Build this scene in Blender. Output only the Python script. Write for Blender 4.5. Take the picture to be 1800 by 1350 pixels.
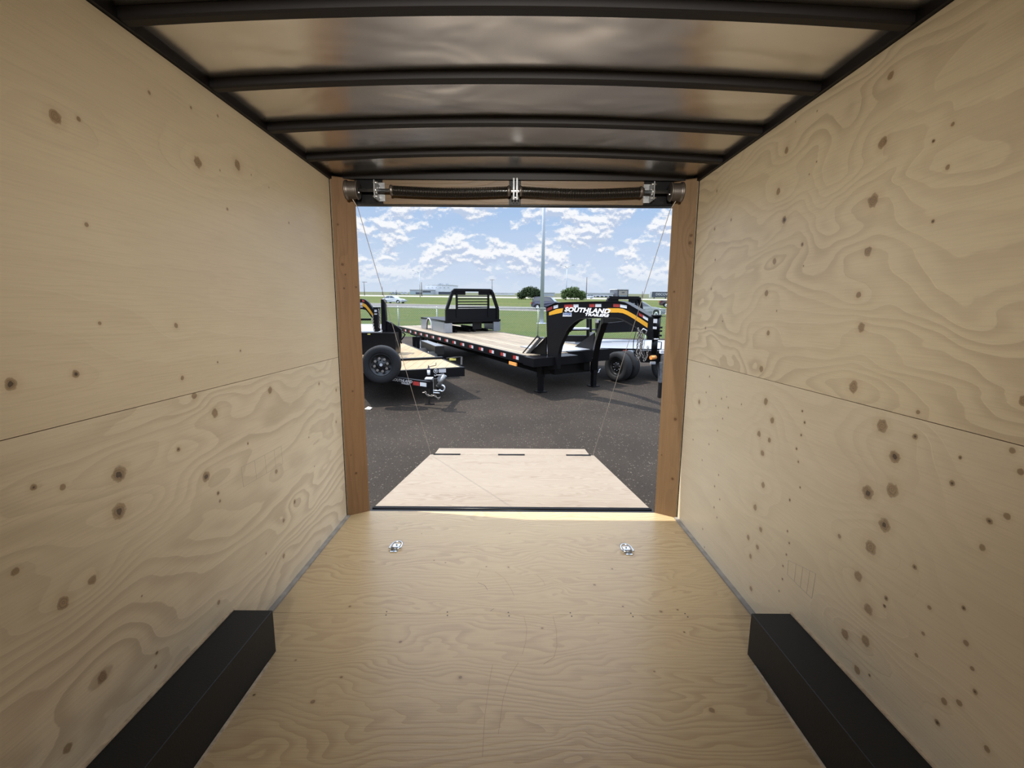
import bpy, bmesh, math, random
import numpy as np
from mathutils import Matrix, Vector
for o in list(bpy.data.objects): bpy.data.objects.remove(o)
C = bpy.context.scene.collection
random.seed(7)

# ---------------------------------------------------------------- camera
FPX = 790.0                       # focal length in pixels of the 1800 px wide frame
HC = 2.225                        # camera height over the gravel lot
def axes(p, yw, r):
    f = Vector((math.sin(yw)*math.cos(p), math.cos(yw)*math.cos(p), -math.sin(p)))
    a = f.cross(Vector((0, 0, 1))).normalized(); b = a.cross(f)
    c, s = math.cos(r), math.sin(r)
    return a*c + b*s, b*c - a*s, f
def rows(t): return Matrix((t[0], t[1], t[2]))
CT = Vector((-0.0053, -3.3319, 1.5349))            # camera inside the cargo trailer, trailer frame
AT = axes(0.1547, -0.0004, 0.0062)                 # camera axes in the trailer frame
AW = axes(math.atan((675-514)/FPX), 0.0, 0.008)    # camera axes in the world
R3 = rows(AW).transposed() @ rows(AT)
TM = Matrix.Translation((0, 0, HC)) @ R3.to_4x4() @ Matrix.Translation(-CT)   # trailer frame -> world
I4 = Matrix.Identity(4)
cam = bpy.data.cameras.new('camera'); camo = bpy.data.objects.new('camera', cam); C.objects.link(camo)
cam.sensor_width = 36; cam.sensor_fit = 'HORIZONTAL'; cam.lens = FPX/1800*36
cam.clip_start = 0.05; cam.clip_end = 5000
mw = Matrix((AW[0], AW[1], -AW[2])).transposed().to_4x4(); mw.translation = (0, 0, HC)
camo.matrix_world = mw
sc = bpy.context.scene; sc.camera = camo
sc.view_settings.view_transform = 'Standard'; sc.view_settings.look = 'None'
sc.view_settings.gamma = 1; sc.view_settings.use_curve_mapping = False
sc.view_settings.exposure = 0.0
CAM = Vector((0, 0, HC))
def wray(px, py): return AW[0]*((px-900)/FPX) + AW[1]*((675-py)/FPX) + AW[2]
def G(px, py, z=0.0):             # world point at height z seen at a pixel
    d = wray(px, py); return CAM + d*((z-HC)/d.z)
def GD(px, py, dep):              # world point at forward distance (world Y)
    d = wray(px, py); return CAM + d*(dep/d.y)
def GP(px, py, P, n):             # world point on a plane
    d = wray(px, py); return CAM + d*((Vector(P)-CAM).dot(n)/d.dot(n))
def tray(px, py): return AT[0]*((px-900)/FPX) + AT[1]*((675-py)/FPX) + AT[2]
def TH(px, py, ax, val):          # trailer-frame point on an axis plane
    d = tray(px, py); return CT + d*((val-CT[ax])/d[ax])

# ---------------------------------------------------------------- nodes helper
class NT:
    def __init__(s, nt): s.nt = nt; nt.nodes.clear()
    def n(s, t, **k):
        nd = s.nt.nodes.new(t)
        for a, v in k.items():
            if a == 'ins':
                for i, x in v.items():
                    if isinstance(x, bpy.types.NodeSocket): s.nt.links.new(x, nd.inputs[i])
                    else: nd.inputs[i].default_value = x
            else: setattr(nd, a, v)
        return nd
    def m(s, op, a, b=0.0, c=0.0, clamp=False):
        return s.n('ShaderNodeMath', operation=op, use_clamp=clamp, ins={0: a, 1: b, 2: c}).outputs[0]
    def mix(s, f, a, b, mode='MIX'):
        nd = s.n('ShaderNodeMix', data_type='RGBA', blend_type=mode, ins={0: f, 6: a, 7: b}); return nd.outputs[2]
    def rng(s, v, a, b, c=0.0, d=1.0, t='SMOOTHSTEP'):
        return s.n('ShaderNodeMapRange', interpolation_type=t, ins={0: v, 1: a, 2: b, 3: c, 4: d}).outputs[0]
    def vec(s, x, y, z=0.0):
        return s.n('ShaderNodeCombineXYZ', ins={0: x, 1: y, 2: z}).outputs[0]
    def sep(s, v):
        o = s.n('ShaderNodeSeparateXYZ', ins={0: v}).outputs; return o[0], o[1], o[2]
    def noise(s, v, scale, detail=3, rough=.5, dist=0.0):
        return s.n('ShaderNodeTexNoise', ins={'Vector': v, 'Scale': scale, 'Detail': detail, 'Roughness': rough, 'Distortion': dist}).outputs[0]
    def l(s, a, b): s.nt.links.new(a, b)
def rgb(r, g, b):                 # sRGB 0-255 -> linear
    f = lambda c: (c/255/12.92 if c/255 <= .04045 else ((c/255+.055)/1.055)**2.4)
    return (f(r), f(g), f(b), 1)

# ---------------------------------------------------------------- sky and sun
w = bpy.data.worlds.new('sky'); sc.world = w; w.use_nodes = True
t = NT(w.node_tree)
geo = t.n('ShaderNodeTexCoord').outputs['Generated']
x, y, z = t.sep(geo)
zc = t.m('MAXIMUM', z, 0.0)
az = t.m('ARCTAN2', x, y)
v1 = t.vec(az, t.m('MULTIPLY', zc, 1.55), 0.37)
n1 = t.noise(v1, 13.0, 10, .62, .1)
v2 = t.vec(az, t.m('ADD', t.m('MULTIPLY', zc, 1.55), .010), 0.37)     # same clouds sampled higher: soft grey bases
n2 = t.noise(v2, 13.0, 7, .58, .1)
cl = t.rng(n1, .445, .545)
base = t.rng(t.m('SUBTRACT', n2, n1), -.035, .05)
wisp = t.rng(t.noise(t.vec(az, t.m('MULTIPLY', zc, 9), 3.1), 3.0, 4, .5), .4, .75)
sky0 = t.mix(t.rng(zc, 0.0, .20), rgb(210, 224, 242), rgb(168, 198, 236))
sky0 = t.mix(t.m('MULTIPLY', wisp, .55), sky0, rgb(196, 212, 238))
clc = t.mix(base, rgb(252, 253, 255), rgb(192, 206, 230))
skyc = t.mix(t.m('MULTIPLY', cl, t.rng(zc, .005, .07, .15, .93)), sky0, clc)
skyc = t.mix(t.rng(zc, .0, .035, .55, 0.0), skyc, rgb(208, 221, 240))
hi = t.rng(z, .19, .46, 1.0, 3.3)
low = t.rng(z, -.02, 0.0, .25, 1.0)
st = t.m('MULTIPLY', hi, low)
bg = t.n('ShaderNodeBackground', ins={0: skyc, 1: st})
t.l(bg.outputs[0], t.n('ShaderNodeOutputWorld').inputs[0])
SUNDIR = (R3 @ Vector((1.266, -.197, -2.29))).normalized()
sl = bpy.data.lights.new('sun', 'SUN'); sl.energy = 6.2; sl.angle = math.radians(.6); sl.color = (1, .955, .88)
so = bpy.data.objects.new('sun', sl); C.objects.link(so)
so.rotation_mode = 'QUATERNION'; so.rotation_quaternion = SUNDIR.to_track_quat('-Z', 'Y'); so.location = (-20, 10, 40)
# fill lamps added, unseen behind the camera (fixtures are built further down)
DOME_FILLS = [(-6.3, 0.0)]
DOME_FILL_W = 34.0
def dome_fill(Y, X):
    l = bpy.data.lights.new('dome_fill_light', 'AREA'); l.shape = 'RECTANGLE'; l.size = 1.2; l.size_y = .16
    l.energy = DOME_FILL_W; l.color = (1, .97, .93); l.spread = math.radians(180)
    o = bpy.data.objects.new('dome_fill_light', l); C.objects.link(o)
    o.matrix_world = TM @ Matrix.Translation((X, Y, 2.40))
for Y, X in DOME_FILLS: dome_fill(Y, X)
# flood lamp added unseen near the trailer front to brighten the rear walls
FILL_FLOOD = Vector((0.0, -5.55, 2.30)); FILL_FLOOD_TO = Vector((0.0, 0.6, 1.25))
fl_ = bpy.data.lights.new('flood_fill_light', 'SPOT'); fl_.energy = 1550; fl_.color = (1, .95, .86)
fl_.spot_size = math.radians(50); fl_.spot_blend = 1.0; fl_.shadow_soft_size = .12
flo = bpy.data.objects.new('flood_fill_light', fl_); C.objects.link(flo)
flo.matrix_world = TM @ Matrix.Translation(FILL_FLOOD) @ (FILL_FLOOD_TO-FILL_FLOOD).to_track_quat('-Z', 'Y').to_matrix().to_4x4()

# ---------------------------------------------------------------- materials
def pbr(name, col, rough=.5, metal=0.0, spec=.5, bump=None, var=None, emit=None):
    m = bpy.data.materials.new(name); m.use_nodes = True; t = NT(m.node_tree)
    b = t.n('ShaderNodeBsdfPrincipled', ins={'Base Color': col, 'Roughness': rough, 'Metallic': metal, 'Specular IOR Level': spec})
    if bump or var:
        tc = t.n('ShaderNodeTexCoord').outputs['Object']
    if var:
        s, amt = var
        n = t.noise(tc, s, 4, .6)
        dark = tuple(c*(1-amt) for c in col[:3])+(1,); lite = tuple(min(1, c*(1+amt)) for c in col[:3])+(1,)
        t.l(t.mix(t.rng(n, .3, .7), dark, lite), b.inputs['Base Color'])
    if bump:
        s, k = bump
        bp = t.n('ShaderNodeBump', ins={'Strength': k, 'Distance': .01, 'Height': t.noise(tc, s, 3)})
        t.l(bp.outputs[0], b.inputs['Normal'])
    if emit:
        b.inputs['Emission Color'].default_value = emit[0]; b.inputs['Emission Strength'].default_value = emit[1]
    t.l(b.outputs[0], t.n('ShaderNodeOutputMaterial').inputs[0])
    return m
def plywood(name, base, line, K=26, A=2.2, stren=.5, fine=.25, sheen=.45, blot=.10, sc=(.55, 2.4), tint=None, seed=0.0, distort=0.0, spec=.35):
    m = bpy.data.materials.new(name); m.use_nodes = True; t = NT(m.node_tree)
    uv = t.n('ShaderNodeAttribute', attribute_name='puv').outputs['Vector']
    kv = t.n('ShaderNodeAttribute', attribute_name='kv').outputs['Vector']
    ku, kw, kr = t.sep(kv)
    u, v, wp = t.sep(uv)
    sv = t.vec(t.m('MULTIPLY', u, sc[0]), t.m('MULTIPLY', v, sc[1]), seed)
    nA = t.noise(sv, 1.0, 2.5, .5, distort)
    nB = t.noise(t.vec(t.m('MULTIPLY', u, 4), t.m('MULTIPLY', v, 9), seed+5), 1.0, 3, .55)
    h = t.m('ADD', t.m('MULTIPLY', v, K*.25), t.m('MULTIPLY', nA, A*K*.25))
    h = t.m('ADD', h, t.m('MULTIPLY', nB, .55))
    h = t.m('ADD', h, wp)
    fr = t.m('FRACT', h)
    ln = t.m('MULTIPLY', t.rng(fr, .25, .86), t.rng(fr, .93, 1.0, 1.0, 0.0))
    mask = t.rng(t.noise(t.vec(t.m('MULTIPLY', u, .9), t.m('MULTIPLY', v, 3), seed+9), 1.0, 3, .6), .3, .7, .25, 1.0)
    fib = t.noise(t.vec(t.m('MULTIPLY', u, 6), t.m('MULTIPLY', v, 170), seed), 1.0, 3, .6)
    bl = t.noise(t.vec(t.m('MULTIPLY', u, 1.3), t.m('MULTIPLY', v, 2.6), seed+2), 1.0, 3, .6)
    c = t.mix(t.m('MULTIPLY', ln, t.m('MULTIPLY', mask, stren)), base, line)
    c = t.mix(t.m('MULTIPLY', t.rng(fib, .42, .72), fine), c, line)
    c = t.mix(t.m('MULTIPLY', t.rng(bl, .5, .75), blot*2), c, tint or line)
    c = t.mix(t.m('MULTIPLY', t.rng(bl, .5, .25), blot), c, tuple(min(1, q*1.25) for q in base[:3])+(1,))
    # knots
    ar = t.m('ABSOLUTE', kr); 
    dn = t.noise(t.vec(t.m('MULTIPLY', u, 60), t.m('MULTIPLY', v, 60), seed), 1.0, 2)
    d = t.m('SQRT', t.m('ADD', t.m('MULTIPLY', ku, ku), t.m('MULTIPLY', kw, kw)))
    d = t.m('ADD', t.m('DIVIDE', d, ar), t.m('MULTIPLY', t.m('SUBTRACT', dn, .5), .8))
    halo = t.rng(d, .9, 2.6, .16, 0.0)
    ring = t.m('FRACT', t.m('MULTIPLY', d, 3.0))
    core = t.rng(d, .75, 1.15, 1.0, 0.0)
    c = t.mix(t.m('MULTIPLY', halo, 1.6), c, (.70, .58, .45, 1), 'MULTIPLY')
    kc = t.mix(t.rng(ring, .3, .9), (.52, .43, .34, 1), (.30, .23, .17, 1))
    c = t.mix(t.m('MULTIPLY', core, .85), c, kc, 'MULTIPLY')
    dk = t.m('MULTIPLY', t.m('LESS_THAN', kr, 0.0), t.rng(d, .3, .55, .8, 0.0))
    c = t.mix(dk, c, rgb(48, 36, 26))
    bp = t.n('ShaderNodeBump', ins={'Strength': .25, 'Distance': .002, 'Height': t.m('ADD', fib, t.m('MULTIPLY', ln, .6))})
    b = t.n('ShaderNodeBsdfPrincipled', ins={'Base Color': c, 'Roughness': sheen, 'Specular IOR Level': spec, 'Normal': bp.outputs[0]})
    t.l(b.outputs[0], t.n('ShaderNodeOutputMaterial').inputs[0])
    return m
def planks(name, c1, c2, width, axis, rough=.7, gap=.06):
    m = bpy.data.materials.new(name); m.use_nodes = True; t = NT(m.node_tree)
    p = t.n('ShaderNodeTexCoord').outputs['Object']; X, Y, Z = t.sep(p)
    a, b = (X, Y) if axis == 'y' else (Y, X)       # planks run along b
    q = t.m('DIVIDE', a, width); i = t.m('FLOOR', q); f = t.m('FRACT', q)
    wn = t.n('ShaderNodeTexWhiteNoise', noise_dimensions='1D'); t.l(i, wn.inputs['W'])
    fib = t.noise(t.vec(t.m('MULTIPLY', a, 30), t.m('MULTIPLY', b, 1.6), i), 1.0, 4, .6)
    k = t.m('ADD', t.m('MULTIPLY', wn.outputs[0], .5), t.m('MULTIPLY', t.rng(fib, .3, .7), .6))
    c = t.mix(k, c1, c2)
    c = t.mix(t.m('ADD', t.rng(f, 0.0, gap, 1.0, 0.0), t.rng(f, 1-gap, 1.0)), c, rgb(60, 48, 38))
    bs = t.n('ShaderNodeBsdfPrincipled', ins={'Base Color': c, 'Roughness': rough})
    t.l(bs.outputs[0], t.n('ShaderNodeOutputMaterial').inputs[0]); return m
def groundmat(name, c1, c2, s1, s2, c3=None, bump=.4):
    m = bpy.data.materials.new(name); m.use_nodes = True; t = NT(m.node_tree)
    p = t.n('ShaderNodeTexCoord').outputs['Object']
    big = t.noise(p, s1, 5, .6); sm = t.noise(p, s2, 4, .75)
    c = t.mix(t.rng(big, .35, .65), c1, c2)
    c = t.mix(t.rng(sm, .38, .62, 0, .85), c, tuple(q*.45 for q in c1[:3])+(1,))
    if c3:
        vo = t.n('ShaderNodeTexVoronoi', ins={'Vector': p, 'Scale': s2*.55})
        pick = t.m('LESS_THAN', t.sep(vo.outputs['Color'])[0], .16)
        c = t.mix(t.m('MULTIPLY', pick, t.rng(vo.outputs['Distance'], .25, .42, 1.0, 0.0)), c, c3)
    bp = t.n('ShaderNodeBump', ins={'Strength': bump, 'Distance': .02, 'Height': sm})
    b = t.n('ShaderNodeBsdfPrincipled', ins={'Base Color': c, 'Roughness': .9, 'Specular IOR Level': .2, 'Normal': bp.outputs[0]})
    t.l(b.outputs[0], t.n('ShaderNodeOutputMaterial').inputs[0]); return m
WB = (.62, .50, .355, 1); WL = (.40, .285, .17, 1)
M = dict(
    wallLU=plywood('pale smooth plywood', (.66, .56, .40, 1), (.50, .40, .28, 1), sheen=.40, spec=.6, K=20, A=1.3, stren=.16, fine=.28, seed=1.2, sc=(.35, 2.0)),
    wallLL=plywood('figured plywood', (.69, .595, .435, 1), (.43, .34, .235, 1), sheen=.40, spec=.6, K=34, A=1.25, stren=.62, fine=.2, seed=4.7, sc=(.9, 2.6), distort=.3),
    wallRU=plywood('swirled plywood', (.69, .59, .42, 1), (.45, .355, .24, 1), sheen=.40, spec=.6, K=46, A=.95, stren=.6, fine=.18, seed=8.3, sc=(1.3, 2.4), distort=.5),
    wallRL=plywood('knotty plywood', (.70, .61, .45, 1), (.50, .41, .29, 1), sheen=.40, spec=.6, K=26, A=.8, stren=.2, fine=.22, seed=2.9, sc=(.8, 2.2)),
    floor=plywood('fir plywood floor', (.51, .38, .21, 1), (.32, .21, .11, 1), K=110, A=.45, stren=.55, fine=.3, sheen=.34, seed=6.1, sc=(1.6, 4.2), tint=(.45, .31, .20, 1), distort=.4),
    ramp=plywood('fir plywood ramp', (.285, .232, .172, 1), (.185, .13, .088, 1), K=90, A=.5, stren=.75, fine=.3, sheen=.5, seed=3.3, sc=(1.6, 4.2), distort=.4),
    board=plywood('fir header board', (.115, .072, .036, 1), (.07, .042, .02, 1), K=60, A=.8, stren=.6, fine=.4, seed=9.1, sc=(.8, 3)),
    post2=plywood('reddish spruce board', (.150, .085, .042, 1), (.095, .052, .024, 1), K=60, A=.35, stren=.4, fine=.35, seed=7.5, sc=(.8, 5)),
    post=plywood('spruce board', (.155, .096, .050, 1), (.10, .06, .030, 1), K=60, A=.35, stren=.4, fine=.35, seed=5.5, sc=(.8, 5)),
    plyedge=pbr('plywood edge', (.5, .40, .28, 1), .7, var=(40, .2)),
    black=pbr('black gloss paint', (.005, .005, .006, 1), .34, spec=.16),
    blackbox=pbr('black powder coat', (.009, .0085, .008, 1), .5, spec=.3, bump=(180, .08)),
    bow=pbr('dark steel tube', (.007, .006, .0065, 1), .5, spec=.25),
    dark=pbr('underside dark', (.006, .006, .006, 1), .9, spec=.1),
    grey=pbr('grey caulk strip', (.28, .26, .235, 1), .6, var=(12, .2)),
    zinc=pbr('zinc plated steel', (.70, .74, .80, 1), .28, 1.0),
    galv=pbr('galvanised steel', (.22, .225, .235, 1), .45, .8, var=(20, .25)),
    spring=pbr('oil tempered spring wire', (.035, .03, .026, 1), .35, .8),
    drum=pbr('cast aluminium drum', (.13, .115, .105, 1), .45, .9),
    cable=pbr('steel cable', (.55, .52, .48, 1), .5, .6),
    white=pbr('white paint', (.48, .49, .5, 1), .4),
    sticker=pbr('white sticker', (.42, .43, .46, 1), .5),
    orange=pbr('orange stripe vinyl', (.55, .27, .012, 1), .45),
    red=pbr('red reflector', (.30, .03, .025, 1), .35),
    silver=pbr('silver reflector', (.55, .57, .6, 1), .35),
    amber=pbr('amber lamp lens', (.75, .30, .08, 1), .3),
    tyre=pbr('tyre rubber', (.013, .013, .014, 1), .8, spec=.3, bump=(60, .3)),
    rimblack=pbr('black rim', (.01, .01, .011, 1), .3),
    chrome=pbr('chrome', (.8, .8, .82, 1), .15, 1.0),
    diamond=pbr('diamond plate aluminium', (.34, .36, .39, 1), .4, .8, bump=(30, .5)),
    alu=pbr('aluminium tread plate', (.40, .42, .46, 1), .45, .6),
    glass=pbr('car window glass', (.02, .028, .035, 1), .08, spec=.9),
    glass2=pbr('pale window glass', (.30, .38, .42, 1), .12, spec=.9),
    carwhite=pbr('pearl white car paint', (.38, .41, .45, 1), .25, spec=.7),
    carnavy=pbr('dark blue car paint', (.018, .018, .045, 1), .2, spec=.8),
    cargrey=pbr('grey car paint', (.16, .18, .19, 1), .25, spec=.8),
    carred=pbr('dark red truck paint', (.03, .012, .014, 1), .3, spec=.6),
    tail=pbr('red tail lamp', (.45, .02, .02, 1), .3),
    plank=planks('treated deck planks', rgb(160, 146, 124), rgb(112, 99, 82), .19, 'y', gap=.10),
    plank2=planks('fresh deck planks', rgb(168, 147, 114), rgb(140, 116, 84), .19, 'y', gap=.04),
    grass=groundmat('mown grass', (.052, .080, .005, 1), (.080, .094, .009, 1), .25, 9, bump=.2),
    grass2=groundmat('far grass', (.062, .090, .008, 1), (.105, .11, .022, 1), .05, 2, bump=.1),
    gravel=groundmat('asphalt millings', (.038, .0285, .0215, 1), (.057, .0435, .0325, 1), .5, 60, (.11, .09, .07, 1), bump=.8),
    road=groundmat('pale road', (.135, .128, .122, 1), (.17, .16, .15, 1), .2, 3, bump=.1),
    farroad=pbr('pale gravel shoulder', (.30, .29, .23, 1), .9),  # one even pale colour, also on the near road's edge lines
    field=groundmat('far field', (.075, .092, .035, 1), (.13, .12, .07, 1), .02, .4, bump=.1),
    fence=pbr('galvanised fence wire', (.42, .46, .40, 1), .6, .2),
    fencepost=pbr('galvanised fence pipe', (.30, .33, .30, 1), .5, .4),
    pole=pbr('grey light pole', (.42, .46, .52, 1), .6, .0),
    wpole=pbr('weathered utility pole', (.10, .085, .07, 1), .9),
    bld=pbr('pale cladding', (.60, .62, .66, 1), .7, var=(.3, .08)),
    bld2=pbr('grey cladding', (.33, .36, .40, 1), .7, var=(.3, .08)),
    bldd=pbr('dark cladding', (.06, .07, .09, 1), .6),
    tan=pbr('tan panel', (.28, .255, .22, 1), .7),
    leaf=pbr('bush leaves', (.022, .042, .009, 1), .8, var=(1.2, .45)),
    leaf2=pbr('pale bush leaves', (.065, .105, .028, 1), .8, var=(1.2, .4)),
    wood=pbr('bush stems', (.06, .045, .03, 1), .9),
    paper=pbr('white paper scrap', (.75, .72, .62, 1), .8),
    scratch=pbr('scuff mark', (.20, .12, .06, 1), .8),
    screw=pbr('dark screw head', (.03, .022, .018, 1), .5, .3),
    stamp=pbr('faded ink stamp', (.45, .39, .31, 1), .8),
    letter=pbr('white lettering vinyl', (.80, .81, .84, 1), .5),
    chainm=pbr('dull chain steel', (.30, .27, .24, 1), .4, .8),
    lamp=pbr('added fill lamp lens', (.9, .9, .88, 1), .4, emit=((1, .95, .88, 1), 3.0)),  # glowing lens of the added fill lamp, out of view
    strap=pbr('label blue', (.05, .10, .25, 1), .4),
    yellow=pbr('yellow tag', (.55, .50, .12, 1), .5),
    gas=pbr('manual tube white', (.66, .68, .72, 1), .4),
)
# ceiling metal with soft waves
def ceilmat():
    m = bpy.data.materials.new('mill finish aluminium roof'); m.use_nodes = True; t = NT(m.node_tree)
    p = t.n('ShaderNodeTexCoord').outputs['Object']; X, Y, Z = t.sep(p)
    n = t.noise(t.vec(t.m('MULTIPLY', X, 1.0), t.m('MULTIPLY', Y, 1.6), 0.0), 1.7, 2, .4, .6)
    bp = t.n('ShaderNodeBump', ins={'Strength': .32, 'Distance': .06, 'Height': n})
    b = t.n('ShaderNodeBsdfPrincipled', ins={'Base Color': (.77, .75, .72, 1), 'Metallic': 1.0, 'Roughness': .27, 'Normal': bp.outputs[0]})
    t.l(b.outputs[0], t.n('ShaderNodeOutputMaterial').inputs[0]); return m
M['ceil'] = ceilmat()

# ---------------------------------------------------------------- mesh builder
class MB:
    def __init__(s): s.v = []; s.f = []; s.mi = []; s.sm = []; s.cur = 0
    def add(s, vs, fs, smooth=False):
        o = len(s.v); s.v += [Vector(p) for p in vs]
        for f in fs: s.f.append([i+o for i in f]); s.mi.append(s.cur); s.sm.append(smooth)
        return s
    def mat(s, i): s.cur = i; return s
    def hexa(s, p):               # 8 points: bottom loop 4, top loop 4
        return s.add(p, [(3, 2, 1, 0), (4, 5, 6, 7), (0, 1, 5, 4), (1, 2, 6, 5), (2, 3, 7, 6), (3, 0, 4, 7)])
    def box(s, x0, x1, y0, y1, z0, z1):
        return s.hexa([(x0, y0, z0), (x1, y0, z0), (x1, y1, z0), (x0, y1, z0), (x0, y0, z1), (x1, y0, z1), (x1, y1, z1), (x0, y1, z1)])
    def bbox(s, x0, x1, y0, y1, z0, z1, b=.01):   # box with chamfered edges along every side
        pts = []
        for zz, k in ((z0, b), (z0+b, 0), (z1-b, 0), (z1, b)):
            pts.append([(x0+k+b*(0 if k else 1)*0, y0+k, zz), (x1-k, y0+k, zz), (x1-k, y1-k, zz), (x0+k, y1-k, zz)])
        o = []
        for ring in pts: o += ring
        fs = [(3, 2, 1, 0), (12, 13, 14, 15)]
        for r in range(3):
            for i in range(4): j = (i+1) % 4; fs.append((r*4+i, r*4+j, r*4+4+j, r*4+4+i))
        return s.add(o, fs)
    def prism(s, poly, d):        # polygon (3d list) extruded by vector d
        n = len(poly); d = Vector(d); a = [Vector(p) for p in poly]; b = [p+d for p in a]
        fs = [tuple(range(n))[::-1], tuple(range(n, 2*n))]
        for i in range(n): j = (i+1) % n; fs.append((i, j, n+j, n+i))
        return s.add(a+b, fs)
    def bar(s, a, b, w, h=None, up=(0, 0, 1)):
        h = h or w; a = Vector(a); b = Vector(b); d = (b-a).normalized(); up = Vector(up)
        if abs(d.dot(up)) > .98: up = Vector((0, 1, 0))
        sd = d.cross(up).normalized()*(w/2); u = sd.cross(d).normalized()*(h/2)
        return s.hexa([a-sd-u, a+sd-u, b+sd-u, b-sd-u, a-sd+u, a+sd+u, b+sd+u, b-sd+u])
    def cyl(s, a, b, r, r2=None, n=16, cap=True):
        r2 = r if r2 is None else r2; a = Vector(a); b = Vector(b); d = (b-a).normalized()
        t = Vector((0, 0, 1)) if abs(d.z) < .9 else Vector((1, 0, 0))
        e1 = d.cross(t).normalized(); e2 = d.cross(e1)
        vs = []
        for p, q in ((a, r), (b, r2)):
            for i in range(n):
                an = 2*math.pi*i/n; vs.append(p+e1*(q*math.cos(an))+e2*(q*math.sin(an)))
        s.add(vs, [(i, (i+1) % n, n+(i+1) % n, n+i) for i in range(n)], True)
        if cap: s.add(vs, [tuple(range(n))[::-1], tuple(range(n, 2*n))])
        return s
    def lathe(s, prof, c, ax, n=32):  # prof [(along, radius)], centre, axis
        c = Vector(c); d = Vector(ax).normalized(); t = Vector((0, 0, 1)) if abs(d.z) < .9 else Vector((1, 0, 0))
        e1 = d.cross(t).normalized(); e2 = d.cross(e1); vs = []
        for al, r in prof:
            for i in range(n):
                an = 2*math.pi*i/n; vs.append(c+d*al+e1*(r*math.cos(an))+e2*(r*math.sin(an)))
        fs = []
        for k in range(len(prof)-1):
            for i in range(n): j = (i+1) % n; fs.append((k*n+i, k*n+j, (k+1)*n+j, (k+1)*n+i))
        return s.add(vs, fs, True)
    def tube(s, path, r, n=6, closed=False):
        P = [Vector(p) for p in path]; m = len(P); vs = []; e1 = None
        for i in range(m):
            a = P[(i-1) % m] if (closed or i > 0) else P[i]; b = P[(i+1) % m] if (closed or i < m-1) else P[i]
            d = (b-a).normalized()
            if e1 is None:
                t = Vector((0, 0, 1)) if abs(d.z) < .9 else Vector((1, 0, 0)); e1 = d.cross(t).normalized()
            e1 = (e1 - d*e1.dot(d)).normalized(); e2 = d.cross(e1)
            for k in range(n):
                an = 2*math.pi*k/n; vs.append(P[i]+e1*(r*math.cos(an))+e2*(r*math.sin(an)))
        fs = []
        for i in range(m if closed else m-1):
            i2 = (i+1) % m
            for k in range(n): fs.append((i*n+k, i*n+(k+1) % n, i2*n+(k+1) % n, i2*n+k))
        s.add(vs, fs, True)
        if not closed: s.add(vs, [tuple(range(n))[::-1], tuple(range((m-1)*n, m*n))])
        return s
WM = {}
def link(name, data, parent, O):
    o = bpy.data.objects.new(name, data); C.objects.link(o)
    if parent: o.parent = parent; o.matrix_local = WM[parent.name].inverted() @ O
    else: o.matrix_world = O
    WM[o.name] = O.copy(); return o
def build(name, mb, mats, parent=None, space=I4, origin=None):
    """link the collected shapes as one mesh object; verts are given in `space`"""
    if not isinstance(mats, (list, tuple)): mats = [mats]
    if parent: O = WM[parent.name]
    else:
        if origin is None:
            n = len(mb.v); xs = [v.x for v in mb.v]; ys = [v.y for v in mb.v]; zs = [v.z for v in mb.v]
            origin = ((min(xs)+max(xs))/2, (min(ys)+max(ys))/2, min(zs))
        O = space @ Matrix.Translation(origin)
    T = O.inverted() @ space
    me = bpy.data.meshes.new(name); me.from_pydata([tuple(T @ v) for v in mb.v], [], mb.f)
    for m in mats: me.materials.append(m)
    me.polygons.foreach_set('material_index', mb.mi); me.polygons.foreach_set('use_smooth', mb.sm)
    bm = bmesh.new(); bm.from_mesh(me); bmesh.ops.remove_doubles(bm, verts=bm.verts, dist=1e-6)
    bmesh.ops.recalc_face_normals(bm, faces=bm.faces); bm.to_mesh(me); bm.free(); me.update()
    return link(name, me, parent, O)
def tag(o, label, cat, group=None):
    o['label'] = label; o['category'] = cat
    if group: o['group'] = group
    return o
def thing(name, label, cat, loc, space=I4, rotz=0.0, group=None):
    O = space @ Matrix.Translation(loc) @ Matrix.Rotation(rotz, 4, 'Z')
    return tag(link(name, None, None, O), label, cat, group)
def structure(o, kind='structure'): o['kind'] = kind; return o
def copyto(o, delta, parent=None, space=None):
    """copy one mesh part, shifted by delta in world axes (or `space` axes)"""
    c = o.copy(); C.objects.link(c); par = parent or o.parent
    if space is not None: delta = space.to_3x3() @ Vector(delta)
    O = Matrix.Translation(delta) @ WM[o.name]; WM[c.name] = O
    if par: c.parent = par; c.matrix_local = WM[par.name].inverted() @ O
    else: c.matrix_world = O
    for ch in o.children:
        k = ch.copy(); C.objects.link(k); k.parent = c; k.matrix_local = ch.matrix_local.copy(); WM[k.name] = O @ ch.matrix_local
    return c
def text(name, s, size, mat, parent, O, shear=0.0, bold=0.0, ext=.002, space=1.0, width=None, align='CENTER'):
    cu = bpy.data.curves.new(name, 'FONT'); cu.body = s; cu.size = size; cu.shear = shear; cu.offset = bold; cu.extrude = ext
    cu.space_character = space; cu.align_x = align; cu.align_y = 'CENTER'; cu.materials.append(mat); cu.resolution_u = 4
    tmp = bpy.data.objects.new('tmp', cu); C.objects.link(tmp); bpy.context.view_layer.update()
    me = bpy.data.meshes.new_from_object(tmp.evaluated_get(bpy.context.evaluated_depsgraph_get())); bpy.data.objects.remove(tmp); bpy.data.curves.remove(cu)
    me.name = name
    if width:
        xs = [v.co.x for v in me.vertices]; k = width/(max(xs)-min(xs))
        for v in me.vertices: v.co.x *= k
    return link(name, me, parent, O)
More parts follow.
